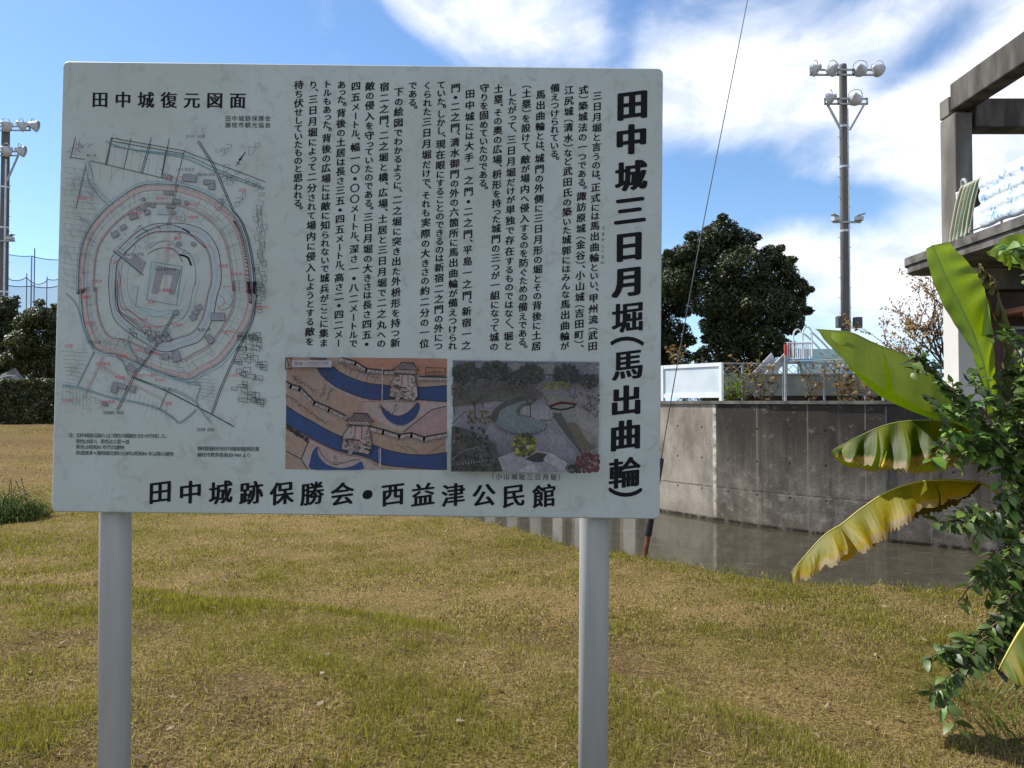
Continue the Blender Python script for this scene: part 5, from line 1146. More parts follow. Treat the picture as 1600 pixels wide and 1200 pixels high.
# ---------------------------------------------------------------- playground slide tower
Ys = 24.0
pz = lambda y: P(0, y, Ys).z
pxx = lambda x: P(x, 600, Ys).x
e = empty('playground_slide', (pxx(1240), Ys, UP), 'playground slide tower with a red and white barred platform and curved hoops', 'slide')
zf = pz(561)
mb = MB(); mb.box((pxx(1248), Ys + .4, zf - .05), (pxx(1270) - pxx(1226), 1.0, .1)); mb.build('platform', M['blue_paint'], e)
for px in (1229, 1267):
    for dy in (0, .85): mb = MB(); mb.tube([(pxx(px), Ys + dy, UP - .2), (pxx(px), Ys + dy, zf + .1)], .045, 8); mb.build('leg', M['teal_paint'], e)
mb = MB()
for k in range(13): x = pxx(1230 + k * 3.2); mb.tube([(x, Ys - .06, zf), (x, Ys - .06, pz(536))], .017, 6)
mb.tube([(pxx(1229), Ys - .06, pz(536)), (pxx(1269), Ys - .06, pz(536))], .025, 6); mb.build('guard_bars', M['play_white'], e)
mb = MB(); mb.box((pxx(1229), Ys - .02, (zf + pz(538)) / 2), (.14, .06, pz(538) - zf)); mb.build('end_panel', M['red_paint'], e)
for px in (1262,):
    for dy in (0, .8):
        mb = MB(); pts = [(pxx(px - 7), Ys + dy, zf), (pxx(px - 7), Ys + dy, pz(522)), (pxx(px - 4), Ys + dy, pz(513)), (pxx(px), Ys + dy, pz(511)), (pxx(px + 4), Ys + dy, pz(513)), (pxx(px + 7), Ys + dy, pz(522)), (pxx(px + 7), Ys + dy, zf)]
        mb.tube(crom(pts, 22), .025, 6); mb.build('hoop', M['play_white'], e)
for dy in (.1, .7):
    mb = MB(); mb.tube(crom([(pxx(1268), Ys + dy, pz(521)), (pxx(1275), Ys + dy, pz(522)), (pxx(1312), Ys + dy, pz(566)), (pxx(1330), Ys + dy, UP - .1)], 12), .03, 6); mb.tube([(pxx(1270), Ys + dy, zf - .1), (pxx(1322), Ys + dy, UP - .1)], .04, 6); mb.build('handrail', M['play_white'], e)
mb = MB()
for k in range(9): f = k / 8; x = pxx(1270) + (pxx(1322) - pxx(1270)) * f; mb.box((x, Ys + .4, zf - .1 + (UP - zf) * f), (.18, .58, .03))
mb.build('steps', M['slide_grey'], e)
c0, c1 = Vector((pxx(1226), Ys + .4, zf)), Vector((pxx(1150), Ys - .6, UP + .12)); mb = MB()
mb.bar(c0, c1, .5, .04); sd = (c1 - c0).cross(Vector((0, 0, 1))).normalized() * .26
for s in (-1, 1): mb.bar(c0 + sd * s + Vector((0, 0, .12)), c1 + sd * s + Vector((0, 0, .12)), .03, .26)
mb.build('chute', M['slide_grey'], e)
e2 = empty('climbing_wall', (P(1290, 600, Ys + 3).x, Ys + 3, UP), 'pale turquoise climbing panel standing behind the slide', 'climbing wall')
mb = MB(); mb.box((P(1288, 600, Ys + 3).x, Ys + 3, pz(560)), (1.7, .06, 1.0)); mb.build('climbing_panel', M['teal_paint'], e2)
for s in (-.9, .9): mb = MB(); mb.tube([(P(1288, 600, Ys + 3).x + s, Ys + 3, UP - .2), (P(1288, 600, Ys + 3).x + s, Ys + 3, pz(534))], .05, 8); mb.build('post', M['blue_paint'], e2)

# ---------------------------------------------------------------- plants along the fence
def leaf_np(pts, dirs, size, r, cols, droop=.2, wid=.42):
    """pointed folded leaves at pts along dirs -> verts, tris, colours"""
    n = len(pts); d = dirs / np.linalg.norm(dirs, axis=1)[:, None]
    s = (size * (.7 + .6 * r.random(n)))[:, None]
    up = np.array((0, 0, 1.0)) + r.normal(size=(n, 3)) * .45; b = np.cross(d, up); b /= np.linalg.norm(b, axis=1)[:, None] + 1e-9; nn = np.cross(b, d)
    w = s * wid * (.8 + .4 * r.random(n))[:, None]
    k0 = pts; k1 = pts + d * s * .33 + nn * s * .03; k2 = pts + d * s * .68 + nn * s * (.02 - droop * .3); k3 = pts + d * s + nn * s * (-droop)
    v = np.stack([k0, k1 + b * w * .5 + nn * s * .05, k1, k1 - b * w * .5 + nn * s * .05, k2 + b * w * .42 + nn * s * .03, k2, k2 - b * w * .42 + nn * s * .03, k3], 1).reshape(-1, 3)
    T_ = np.array([[0, 2, 1], [0, 3, 2], [1, 2, 5], [1, 5, 4], [2, 3, 6], [2, 6, 5], [4, 5, 7], [5, 6, 7]])
    f = (np.arange(n)[:, None, None] * 8 + T_[None]).reshape(-1, 3)
    c = np.array(cols)[r.integers(0, len(cols), n)] * (.65 + .7 * r.random(n))[:, None]
    return v, f, np.repeat(c, 8, 0)
def twiggy(name, label, cat, base, branches, per, size, cols, seed, matl, stemr=.01, group=None, spread=.9, wid=.42, droop=.25, jitter=.05, twigmat='twig'):
    """branches: lists of 3D points; leaves set along them"""
    e = empty(name, base, label, cat, group); r = np.random.default_rng(seed); mb = MB(); PP = []; DD = []
    for br in branches:
        L = sum((Vector(b) - Vector(a)).length for a, b in zip(br[:-1], br[1:])); n = max(int(L * per), 4); cp = crom(br, max(n, 6))
        mb.tube(cp[::max(1, len(cp) // 14)] + [cp[-1]] if len(cp) % 14 else cp, stemr, 5, cap=False) if len(cp) > 2 else None
        for i in range(1, len(cp)):
            if i < len(cp) * .12: continue
            t = (cp[i] - cp[i - 1]).normalized(); sd = t.cross(Vector((0, 0, 1))); sd = sd.normalized() if sd.length > .1 else Vector((1, 0, 0))
            s = 1 if i % 2 else -1; dv = t * .55 + sd * s * spread * .8 + Vector(tuple(r.normal(size=3) * .35))
            PP.append(tuple(cp[i] + Vector(tuple(r.normal(size=3) * jitter)))); DD.append(tuple(dv))
    mb.build('stems', M[twigmat], e)
    v, f, c = leaf_np(np.array(PP), np.array(DD), size, r, cols, droop, wid); np_mesh('foliage', v, f, c, M[matl], e, smooth=False); return e
q = random.Random(23)
VINE = [(.14, .10, .04), (.20, .15, .07), (.09, .08, .03), (.24, .19, .12)]
def vine(px, py0, w, h, n, Y, seed):
    qq = random.Random(seed); out = []; b = P(px, py0, Y); b.z = UP + .02
    for k in range(n):
        t = P(px + qq.uniform(-1, 1) * w, py0 - h * qq.uniform(.35, 1), Y + qq.uniform(-.3, .3)); m = b.lerp(t, .5) + Vector((qq.uniform(-.2, .2), qq.uniform(-.1, .1), qq.uniform(-.1, .25))); out.append([b, m, t])
    return b, out
for i, (px, py, w, h, n, Y, lab) in enumerate(((1192, 627, 28, 62, 9, 15.6, 'brownish climbing vine left of the grey fence post'), (1068, 600, 32, 60, 10, 18.0, 'dry brown vine showing above the white panel fence'),
        (1318, 627, 34, 66, 15, 14.6, 'thick clump of dry brown vine under the tip of the banana leaf'), (1270, 622, 36, 68, 8, 17.5, 'thin straggling vine in front of the playground lattice'), (1160, 600, 30, 48, 8, 18.2, 'leafy brown vine below the dark tree trunk'), (1345, 628, 30, 50, 10, 14.0, 'low brown vine on the wall top behind the banana leaf'))):
    b, br = vine(px, py, w, h, n, Y, 300 + i); twiggy('climbing_vine', lab, 'vine', b, br, 14, .10, VINE, 400 + i, 'foliage_dry', .006, 'vines along the fence', wid=.75)
BG = [(.13, .19, .03), (.19, .24, .05), (.08, .13, .025)]
b = P(1142, 628, 15.0); b.z = UP + .02; br = []
for k in range(26): t = P(1142 + q.uniform(-17, 24), 628 - q.uniform(8, 46) * (1 - .3 * q.random()), 15.0 + q.uniform(-.1, .4)); br.append([b + Vector((q.uniform(-.2, .2), 0, 0)), b.lerp(t, .5) + Vector((q.uniform(-.06, .06), 0, .06)), t])
twiggy('leafy_bush', 'small bright green bush on the wall beside the white panel fence', 'bush', b, br, 30, .085, BG, 77, 'weed', .005)
WD = [(.08, .12, .025), (.15, .14, .05), (.11, .15, .03)]
a, b2 = fence_line(1036, 1115, .33); br = []
for k in range(40): p = a.lerp(b2, q.random()); p.z = UP; br.append([p, p + Vector((q.uniform(-.05, .05), q.uniform(-.05, .05), .08)), p + Vector((q.uniform(-.12, .12), q.uniform(-.1, .1), q.uniform(.08, .2)))])
twiggy('wall_weeds', 'low strip of green weeds under the white panel fence', 'weeds', (a + b2) / 2 + Vector((0, 0, UP)), br, 40, .06, WD, 78, 'weed', .003)

# autumn tree with thin brown leaves
Yc = 26.0; b = P(1492, 600, Yc); b.z = UP - .1; f0 = P(1486, 590, Yc)
e = empty('autumn_tree', b, 'sparse autumn tree with brown leaves between the floodlight pole and the concrete pillar', 'tree')
mb = MB(); mb.tube([b - Vector((0, 0, .2)), b.lerp(f0, .6), f0], [.14, .12, .10], 10); q = random.Random(91); PP = []; DD = []
def grow(p, dv, L, r0, lev):
    pts = [p]; d_ = dv.normalized()
    for i in range(5):
        d_ = (d_ + Vector((q.uniform(-.2, .2), q.uniform(-.2, .2), q.uniform(-.1, .14)))).normalized(); pts.append(pts[-1] + d_ * L / 5)
    mb.tube(pts, [r0 * (1 - .13 * i) for i in range(6)], 5, cap=False)
    if lev >= 2:
        for p_ in pts[1:]:
            for k in range(q.choice((1, 2, 3))): PP.append(tuple(p_ + Vector((q.gauss(0, .05), q.gauss(0, .05), q.gauss(0, .04))))); DD.append((q.gauss(0, 1), q.gauss(0, 1), q.uniform(-1.2, .3)))
    if lev < 4:
        for k in range(3 if lev < 3 else 2):
            p_ = pts[q.choice((2, 3, 4, 5))]; grow(p_, d_ + Vector((q.uniform(-.9, .9), q.uniform(-.9, .9), q.uniform(-.35, .6))), L * q.uniform(.55, .75), r0 * .5, lev + 1)
for tx_, ty, L in ((1365, 520, 1.9), (1385, 480, 1.9), (1400, 545, 1.4), (1430, 440, 2.1), (1455, 425, 2.2), (1380, 560, 1.5), (1490, 420, 2.2), (1530, 450, 2.0), (1440, 500, 1.5), (1410, 465, 1.9)):
    t = P(tx_, ty, Yc + q.uniform(-.8, .8)); grow(f0, (t - f0), (t - f0).length * .62, .05, 1)
mb.build('branches', M['bark'], e)
r = np.random.default_rng(5); AU = [(.36, .23, .11), (.30, .20, .11), (.42, .28, .13), (.24, .19, .09)]
v, f, c = leaf_np(np.array(PP), np.array(DD), .105, r, AU, .3, .5); np_mesh('crown', v, f, c, M['foliage_dry'], e)

# grass tuft with a tall weed at the left
tb_ = Vector((*G(-6, 808, -.1), -.12)); tz = tb_
e = empty('grass_tuft', tz, 'clump of long dark green grass with a thin weed at the left edge', 'grass tuft')
n = 1500; r = np.random.default_rng(8); a_ = r.random(n) * 6.283; rad = .56 * r.random(n) ** .7; L = (.16 + .50 * r.random(n) ** 1.2) * (1.1 - .9 * rad / .56)
p0 = np.stack([tz.x + rad * np.cos(a_) * 1.2, tz.y + rad * np.sin(a_), np.full(n, tz.z)], -1); out = np.stack([np.cos(a_ + r.normal(size=n) * .9), np.sin(a_ + r.normal(size=n) * .9), np.zeros(n)], -1)
prof = [(0, 0, 1), (.25, .45, .9), (.75, .62, .65), (1.3, .25, .12)]; VV = []
tw = r.random(n) * 6.283; sd = np.stack([np.cos(tw), np.sin(tw), np.zeros(n)], -1) * .008
for o_, z_, w_ in prof:
    m_ = p0 + out * (L * o_ * .75)[:, None] + np.array((0, 0, 1.0)) * (L * z_)[:, None]; VV += [m_ - sd * w_, m_ + sd * w_]
VV = np.stack(VV, 1).reshape(-1, 3); T_ = np.array([[0, 1, 3, 2], [2, 3, 5, 4], [4, 5, 7, 6]]); FF = (np.arange(n)[:, None, None] * 8 + T_[None]).reshape(-1, 4)
cg = np.array([(.05, .075, .018), (.08, .10, .03), (.20, .19, .09), (.035, .052, .015)])[r.choice(4, n, p=[.4, .3, .1, .2])] * (.7 + .6 * r.random(n))[:, None]
np_mesh('blades', VV, FF, np.repeat(cg, 8, 0), M['weed'], e)
q = random.Random(3); br = []
for k in range(5): b = tz + Vector((.30 + q.uniform(-.16, .16), q.uniform(-.1, .1), 0)); br.append([b, b + Vector((q.uniform(-.05, .05), 0, .25)), b + Vector((q.uniform(-.12, .12), q.uniform(-.1, .1), q.uniform(.42, .58)))])
mb = MB(); PP = []; DD = []
for b_ in br:
    cp = crom(b_, 14); mb.tube(cp, .004, 5)
    for i in range(4, 14):
        for k in range(2): PP.append(tuple(cp[i])); DD.append((q.gauss(0, 1), q.gauss(0, 1), .5))
mb.build('weed_stems', M['twig'], e); v, f, c = leaf_np(np.array(PP), np.array(DD), .04, r, [(.07, .09, .03), (.1, .1, .04)], .2, .4); np_mesh('weed_leaves', v, f, c, M['weed'], e)
# ---------------------------------------------------------------- concrete building at the right
M['bld_concrete'] = pmat('weathered_concrete', (.10, .092, .082), (.20, .188, .17), 1.6, .9, .2, bump=.35, bscale=14, coord=(1, 1, .35))
M['bld_dark'] = pmat('dirty_concrete', (.05, .046, .042), (.12, .11, .10), 2.2, .92, .2, bump=.35, bscale=14, coord=(1.5, 1.5, .3))
M['bld_pale'] = pmat('pale_concrete_pillar', (.50, .48, .46), (.58, .565, .55), 1.2, .85, .2, bump=.15, bscale=10, coord=(1, 1, .3))
M['bld_wall'] = pmat('brown_wall', (.09, .06, .06), (.13, .09, .085), 1.5, .85, .2)
M['awning'] = pmat('rusty_awning', (.30, .11, .075), (.40, .16, .11), 5, .7, .3, coord=(.4, .4, 3))
M['slab'] = pmat('slab_concrete', (.055, .052, .047), (.15, .142, .13), 2.6, .92, .2, bump=.4, bscale=12)
XF = 8.6; YN_, YF_ = 14.9, 15.42
bld = empty('concrete_house', (9.6, 15.0, UP - .06), 'weathered concrete house with a balcony slab and open roof frame behind the banana plant', 'house')
Z = lambda h: EYE + h
def part(name, boxes, m, bevel=.012, parent=None):
    mb = MB()
    for c, d in boxes: mb.box(c, d)
    return mb.build(name, M[m], parent or bld, bevel=bevel)
# lower pillar, slab, upper column
part('pillar', [((XF + .26, (YN_ + YF_) / 2, (UP - .1 + Z(2.60)) / 2), (.52, .52, Z(2.60) - UP + .1))], 'bld_pale')
part('column', [((XF + .16, (YN_ + YF_) / 2, (Z(2.9) + Z(5.62)) / 2), (.34, .54, 2.72))], 'bld_concrete', .03)
# slab with rounded far corner and a lip
sx0, sx1, sy0, sy1, rr_ = 7.98, 14.0, 10.9, 15.95, .5
out = [(sx1, sy0), (sx1, sy1)] + [(sx0 + rr_ + rr_ * math.cos(R(a)), sy1 - rr_ + rr_ * math.sin(R(a))) for a in range(90, 181, 10)] + [(sx0, sy0)]
mb = MB(); n = len(out)
for z0, z1, ins in ((Z(2.60), Z(2.74), .0), (Z(2.745), Z(2.90), -.04)):
    pts = [(min(x + ins, sx1) if x < 9 else x, y - (ins if y > 15.5 else 0)) for x, y in out]
    mb.add([(x, y, z0) for x, y in pts] + [(x, y, z1) for x, y in pts], [tuple(range(n - 1, -1, -1)), tuple(range(n, 2 * n))] + [(i, (i + 1) % n, n + (i + 1) % n, n + i) for i in range(n)])
o = mb.build('balcony_slab', M['slab'], bld); o.data.update()
bmx = bmesh.new(); bmx.from_mesh(o.data); bmesh.ops.recalc_face_normals(bmx, faces=bmx.faces); bmx.to_mesh(o.data); bmx.free()
part('beam', [((XF + 2.9, 15.16, Z(2.39)), (4.7, .44, .41))], 'bld_concrete')
# roof frame: stepped beam along the side, cross beam to the right
part('roof_beam', [((XF + .2, 12.55, Z(5.98)), (.38, 5.1, .54))], 'bld_dark', .03)
part('roof_beam', [((XF + 2.6, 15.13, Z(5.62)), (4.4, .46, .56))], 'bld_dark', .02)
part('column_head', [((XF + .17, 15.28, Z(5.83)), (.36, .34, .38))], 'bld_concrete', .03)
part('column', [((XF + .16, 10.2, (Z(2.9) + Z(5.7)) / 2), (.34, .4, 2.8))], 'bld_concrete', .03)
part('column', [((XF + 4.6, 15.13, (Z(2.9) + Z(5.3)) / 2), (.34, .44, 2.4))], 'bld_concrete', .03)
part('column', [((13.2, 11.6, (UP - .3 + Z(2.6)) / 2), (.5, .5, Z(2.6) - UP + .3))], 'bld_pale', .03)
# ground floor wall, awning and dark opening
wl0 = (XF + .525)
part('wall', [((wl0 + 2.2, 15.3, (UP - .1 + Z(2.17)) / 2), (4.4, .2, Z(2.17) - UP + .1)), ((13.4, 18.0, (UP - .1 + Z(2.5)) / 2), (.2, 5.2, Z(2.5) - UP + .1))], 'bld_wall')
part('awning', [((wl0 + 2.6, 14.7, Z(1.72)), (4.6, .95, .10)), ((wl0 + 2.6, 14.215, Z(1.66)), (4.62, .04, .20))], 'awning', .01)
dr = part('door', [((wl0 + 2.2, 15.17, (UP + Z(1.4)) / 2), (3.2, .05, Z(1.4) - UP))], 'dark_metal')
part('door_frame', [((wl0 + .56, 15.16, (UP + Z(1.45)) / 2), (.07, .09, Z(1.45) - UP)), ((wl0 + 2.2, 15.16, Z(1.45)), (3.36, .09, .07)), ((wl0 + 2.2, 15.13, (UP + Z(1.4)) / 2), (.06, .06, Z(1.4) - UP))], 'grey_metal', parent=dr)
# railing on the slab edge
rl = empty('balcony_railing', (8.2, 13.0, Z(2.9)), 'white tube railing with a curled end on the balcony edge', 'railing')
mb = MB(); mb.tube([(8.2, 11.0, Z(3.84)), (8.2, 14.2, Z(3.84))], .022, 8); mb.tube([(8.2, 11.0, Z(3.05)), (8.2, 14.2, Z(3.05))], .016, 8); mb.build('top_rail', M['white_alu'], rl)
for y in (11.1, 12.0, 12.9, 13.8, 14.18): mb = MB(); mb.tube([(8.2, y, Z(2.9)), (8.2, y, Z(3.84))], .02, 8); mb.build('railing_post', M['white_alu'], rl)
mb = MB(); mb.tube(crom([(8.24, 14.08, Z(3.6)), (8.24, 14.08, Z(3.9)), (8.22, 14.05, Z(4.02)), (8.2, 13.95, Z(4.03)), (8.2, 13.87, Z(3.92)), (8.2, 13.85, Z(3.7))], 14), .03, 8); mb.build('curled_end', M['grey_metal'], rl)
# quilts over the rail
def quilt(y0, y1, drop0, drop1, name, label, m, rolls, amp, ny=60, nz=44, folds=0, lean=0.0, back=.5):
    vs = []; fs = []; uv = []
    for j in range(nz + 1):
        g = j / nz
        for i in range(ny + 1):
            f = i / ny; drop = drop0 + (drop1 - drop0) * f; tot = drop + .1 + back; s = g * tot
            y = y0 + (y1 - y0) * f
            fold = math.sin(f * folds * 6.283 + .8 * math.sin(g * 2.3)) * .026 * min(1, s * 3 + .3) if folds else 0
            if s < drop: x, z = 8.2 - .055 - amp * abs(math.sin(rolls * math.pi * (1 - s / drop))) ** .6 - lean * (drop - s), Z(3.87) - (drop - s)
            elif s < drop + .1: a = (s - drop) / .1 * math.pi; x, z = 8.2 - .055 * math.cos(a), Z(3.87) + .05 * math.sin(a)
            else: x, z = 8.2 + .055 + .3 * amp, Z(3.87) - (s - drop - .1)
            if s < drop: x += fold; y += fold * .8 + lean * 1.3 * (drop - s)
            vs.append((x + .012 * (float(fbm(y * 6, z * 6, 5)) - .5), y, z + .015 * math.sin(f * 19 + j * .3) * (s < .1))); uv.append((f, s))
    for j in range(nz):
        for i in range(ny): a = j * (ny + 1) + i; fs.append((a, a + ny + 1, a + ny + 2, a + 1))
    mb = MB(); mb.add(vs, fs, uvs=uv); o = mb.build(name, m, None, smooth=True)
    sm = o.modifiers.new('thickness', 'SOLIDIFY'); sm.thickness = .02; sm.offset = 0
    return o
fl = NT('flowered_quilt'); v = fl.coord('Object'); a = fl.ramp(fl.noise(v, 4.2, 6, .62), .43, .58); b_ = fl.ramp(fl.noise(v, 17, 5, .65), .44, .58)
c = fl.mix(fl.math('MULTIPLY', a, b_), (.62, .68, .72), (.10, .26, .46)); c = fl.mix(fl.math('MULTIPLY', fl.ramp(fl.noise(v, 7, 4), .6, .68), b_), c, (.45, .35, .45)); fl.bsdf(c, .85, .2, 0, fl.bump(fl.noise(v, 25, 3), .3, .01), **{'Sheen Weight': .2})
o = quilt(11.05, 13.34, .86, .86, 'flowered_quilt', '', fl.m, 4, .05, back=.75); tag(o, 'thick white quilt with blue flowers hung over the balcony railing', 'quilt')
st = NT('striped_blanket'); uvn = st.n('ShaderNodeTexCoord').outputs['UV']; sp = st.n('ShaderNodeSeparateXYZ', {0: uvn})
w1 = st.math('FRACT', st.math('MULTIPLY', sp.outputs[0], 9.0)); w2 = st.math('FRACT', st.math('MULTIPLY', sp.outputs[1], 30.0))
c = st.mix(st.ramp(w1, .45, .55), (.34, .30, .22), (.13, .24, .16)); c = st.mix(st.math('MULTIPLY', st.ramp(w2, .45, .55), st.ramp(w1, .75, .7)), c, (.42, .38, .30)); c = st.mix(st.ramp(w1, .9, .94), c, (.06, .15, .09)); st.bsdf(c, .9, .1, **{'Sheen Weight': .2})
o = quilt(13.38, 14.0, .92, .98, 'striped_blanket', '', st.m, 1, .03, folds=5, lean=.12, back=.4); tag(o, 'green and beige striped blanket hung over the rail beside the flowered quilt', 'blanket')
# ---------------------------------------------------------------- banana plant
GRN = (.105, .165, .012); LGRN = (.22, .285, .02); DGRN = (.045, .075, .010); YEL = (.42, .30, .012); OLV2 = (.17, .19, .025); BRN = (.33, .23, .13); DBR = (.12, .075, .04)
def lerp3(a, b, f): return tuple(a[i] + (b[i] - a[i]) * f for i in range(3))
def lamina(mid, edge, n, m, col, bulge=0.0, tears=(), rag=0.0, seed=0, tone=1.0, pleat=0.0, bdir=(0, -1, 0)):
    """one half of a leaf between midrib and edge curves; tears split it, col(t, v) colours it"""
    q = random.Random(seed); A_ = crom(mid, n); B_ = crom(edge, n); mb = MB(); vs = []; uv = []; cl = []; bd = Vector(bdir)
    seg = [0] * n; cut = sorted(tears); off = [(q.uniform(-1, 1), q.uniform(-1, 1)) for _ in range(len(cut) + 1)]
    ragv = [q.uniform(0, 1) for _ in range(n)]; jag = 0
    for i in range(n):
        t = i / (n - 1); k = sum(t > c for c in cut); seg[i] = k
    def pos(i, j, k):
        t = i / (n - 1); v = j / m; r_ = 1 - rag * (.45 * ragv[i] ** 2 + .35 * vnoise(t * 34, 5.1, seed + 2) + .55 * (vnoise(t * 9, 3.3, seed + 1))) if rag else 1
        p = A_[i].lerp(B_[i], v * r_); p = p + bd * (bulge * math.sin(math.pi * min(v, 1) * .75) * math.sin(math.pi * min(max(t, .04), .96)))
        if cut: p = p + Vector((off[k][0] * .02, -abs(off[k][1]) * .05 * (k % 2), 0)) * v
        if pleat: p = p + bd * (pleat * (math.sin(t * 48 + .8 * v) + .35 * math.sin(t * 17 + seed)) * min(1, v * 1.6))
        return p
    i0 = 0; idx = {}
    for k in range(len(cut) + 1):
        ids = [i for i in range(n) if seg[i] == k]
        if not ids: continue
        if k > 0: ids = [ids[0] - 1] + ids
        row = []
        for i in ids:
            t = i / (n - 1)
            for j in range(m + 1):
                v = j / m; p = pos(i, j, k)
                if k > 0 and i == ids[0]: p = p.lerp(pos(i + 1, j, k), .25 * v)
                row.append(len(vs)); vs.append(p); uv.append((t, v)); c = col(t, v, q); cl.append(tuple(x * tone for x in c))
        for a in range(len(ids) - 1):
            for j in range(m): b = a * (m + 1) + j; mb.f.append((row[b], row[b + m + 1], row[b + m + 2], row[b + 1]))
    mb.v = [tuple(v) for v in vs]; mb.uv = uv; mb.c = cl; return mb
def PL(*pts): return [P(*p) for p in pts]
bb = Vector((3.0, 4.05, -.12))
ban = empty('banana_plant', bb, 'banana plant with broad green leaves and one drooping yellow leaf reaching over the moat', 'banana plant')
stem_top = Vector((2.97, 4.05, 2.05))
M['banana_stem'] = pmat('banana_stem', (.09, .10, .035), (.16, .12, .06), 4, .7, .3, coord=(1, 1, .2), bump=.4, bscale=20)
mb = MB(); mb.tube(crom([bb - Vector((0, 0, .2)), bb + Vector((0, 0, .4)), bb.lerp(stem_top, .6), stem_top], 10), [.105, .10, .096, .09, .084, .076, .066, .054, .04, .02], 16); mb.build('pseudostem', M['banana_stem'], ban, smooth=True)
def leaf(mid, near, far, stalk, colf, colb, name='leaf', tears=(), ftears=(), rag=0., frag=0., bulge=.05, seed=1, n=90, ribr=.008, ribcol=None, pleat=.0, fpleat=.0, bdir=(0, -1, 0), midc='rib'):
    a = lamina(mid, near, n, 10, colf, bulge, tears, rag, seed, pleat=pleat, bdir=bdir)
    if far: 
        b = lamina(mid, far, n, 8, colb, -bulge * .6, ftears, frag, seed + 50, pleat=fpleat, bdir=bdir); a.add(b.v, b.f, b.c, b.uv)
    o = a.build(name, M['banana'], ban, smooth=True)
    cp = crom(mid, 40); pts = cp + [Vector(s) for s in stalk]; pts = [p + Vector((0, .006, .002)) for p in pts]
    rs = [ribr * (.25 + .75 * i / 40) for i in range(40)] + [ribr * (1.1 + .9 * (i + 1) / len(stalk)) for i in range(len(stalk))]
    mb = MB(); mb.tube(pts, rs, 8); mb.build('midrib', M[midc], o, smooth=True); return o
M['rib'] = pmat('leaf_rib', (.20, .25, .06), (.28, .30, .09), 4, .45, .4); M['rib_yellow'] = pmat('yellow_leaf_rib', (.42, .36, .06), (.50, .42, .09), 4, .45, .4)
# upright leaf: the midrib runs from its broad top down to the stalk
def c1(t, v, q): return lerp3(lerp3(GRN, DGRN, .25 + .3 * t), LGRN, .25 * v * (1 - t))
mid = PL((1457, 383, 4.35), (1470, 415, 4.32), (1486, 450, 4.28), (1512, 505, 4.2), (1535, 565, 4.1), (1546, 615, 4.04), (1556, 660, 4.0))
eA = PL((1446, 389, 4.22), (1453, 430, 4.15), (1470, 476, 4.10), (1492, 513, 4.05), (1514, 547, 4.0), (1526, 585, 3.98), (1545, 655, 3.99))
eB = PL((1482, 378, 4.55), (1512, 408, 4.55), (1532, 432, 4.5), (1545, 468, 4.42), (1553, 520, 4.3), (1556, 570, 4.15), (1562, 655, 4.04))
leaf(mid, eA, eB, [(2.62, 4.02, 1.25), (2.93, 4.05, .9)], c1, lambda t, v, q: lerp3(GRN, LGRN, .15 + .4 * v), seed=3, bulge=.03, ribr=.011, pleat=.003, fpleat=.004)
mb = MB(); fl_ = PL((1533, 470, 4.38), (1560, 525, 4.3), (1533, 522, 4.28), (1540, 500, 4.26), (1551, 523, 4.24)); 
fp = lamina(PL((1538, 462, 4.4), (1545, 490, 4.36), (1552, 522, 4.30)), PL((1541, 470, 4.36), (1535, 500, 4.25), (1533, 526, 4.2)), 24, 5, lambda t, v, q: LGRN, .01, seed=9); fp2 = lamina(PL((1542, 466, 4.38), (1554, 495, 4.34), (1562, 505, 4.3)), PL((1545, 470, 4.36), (1555, 500, 4.30), (1562, 507, 4.28)), 10, 3, lambda t, v, q: LGRN, 0, seed=10)
fp.add(fp2.v, fp2.f, fp2.c, fp2.uv); fp.build('torn_flap', M['banana'], ban, smooth=True)
# big leaf sweeping left, its near half spread towards the viewer
def c2(t, v, q): return lerp3(LGRN, GRN, .0 + .25 * v + .15 * math.sin(t * 9))
mid = PL((1275, 515, 4.2), (1300, 517, 4.2), (1332, 521, 4.22), (1366, 537, 4.24), (1426, 562, 4.22), (1478, 600, 4.18), (1530, 655, 4.12), (1575, 700, 4.08))
near = PL((1278, 519, 4.1), (1296, 543, 3.92), (1328, 573, 3.74), (1372, 605, 3.62), (1415, 633, 3.58), (1462, 652, 3.62), (1520, 676, 3.8), (1573, 704, 4.05))
far = PL((1279, 516, 4.22), (1305, 545, 4.28), (1338, 585, 4.32), (1378, 620, 4.34), (1425, 642, 4.34), (1470, 660, 4.3), (1530, 690, 4.2), (1576, 706, 4.1))
leaf(mid, near, far, [(2.70, 4.07, 1.05), (2.93, 4.05, .9)], c2, lambda t, v, q: lerp3(DGRN, GRN, .3), tears=(.47, .66), seed=5, bulge=.02, ribr=.010, pleat=.004)
fold = lamina(PL((1299, 519, 4.1), (1312, 521, 4.06), (1326, 524, 4.04)), PL((1297, 538, 4.02), (1306, 541, 4.0), (1322, 537, 3.98)), 16, 5, lambda t, v, q: LGRN, .02, seed=12)
fold.build('folded_edge', M['banana'], ban, smooth=True)
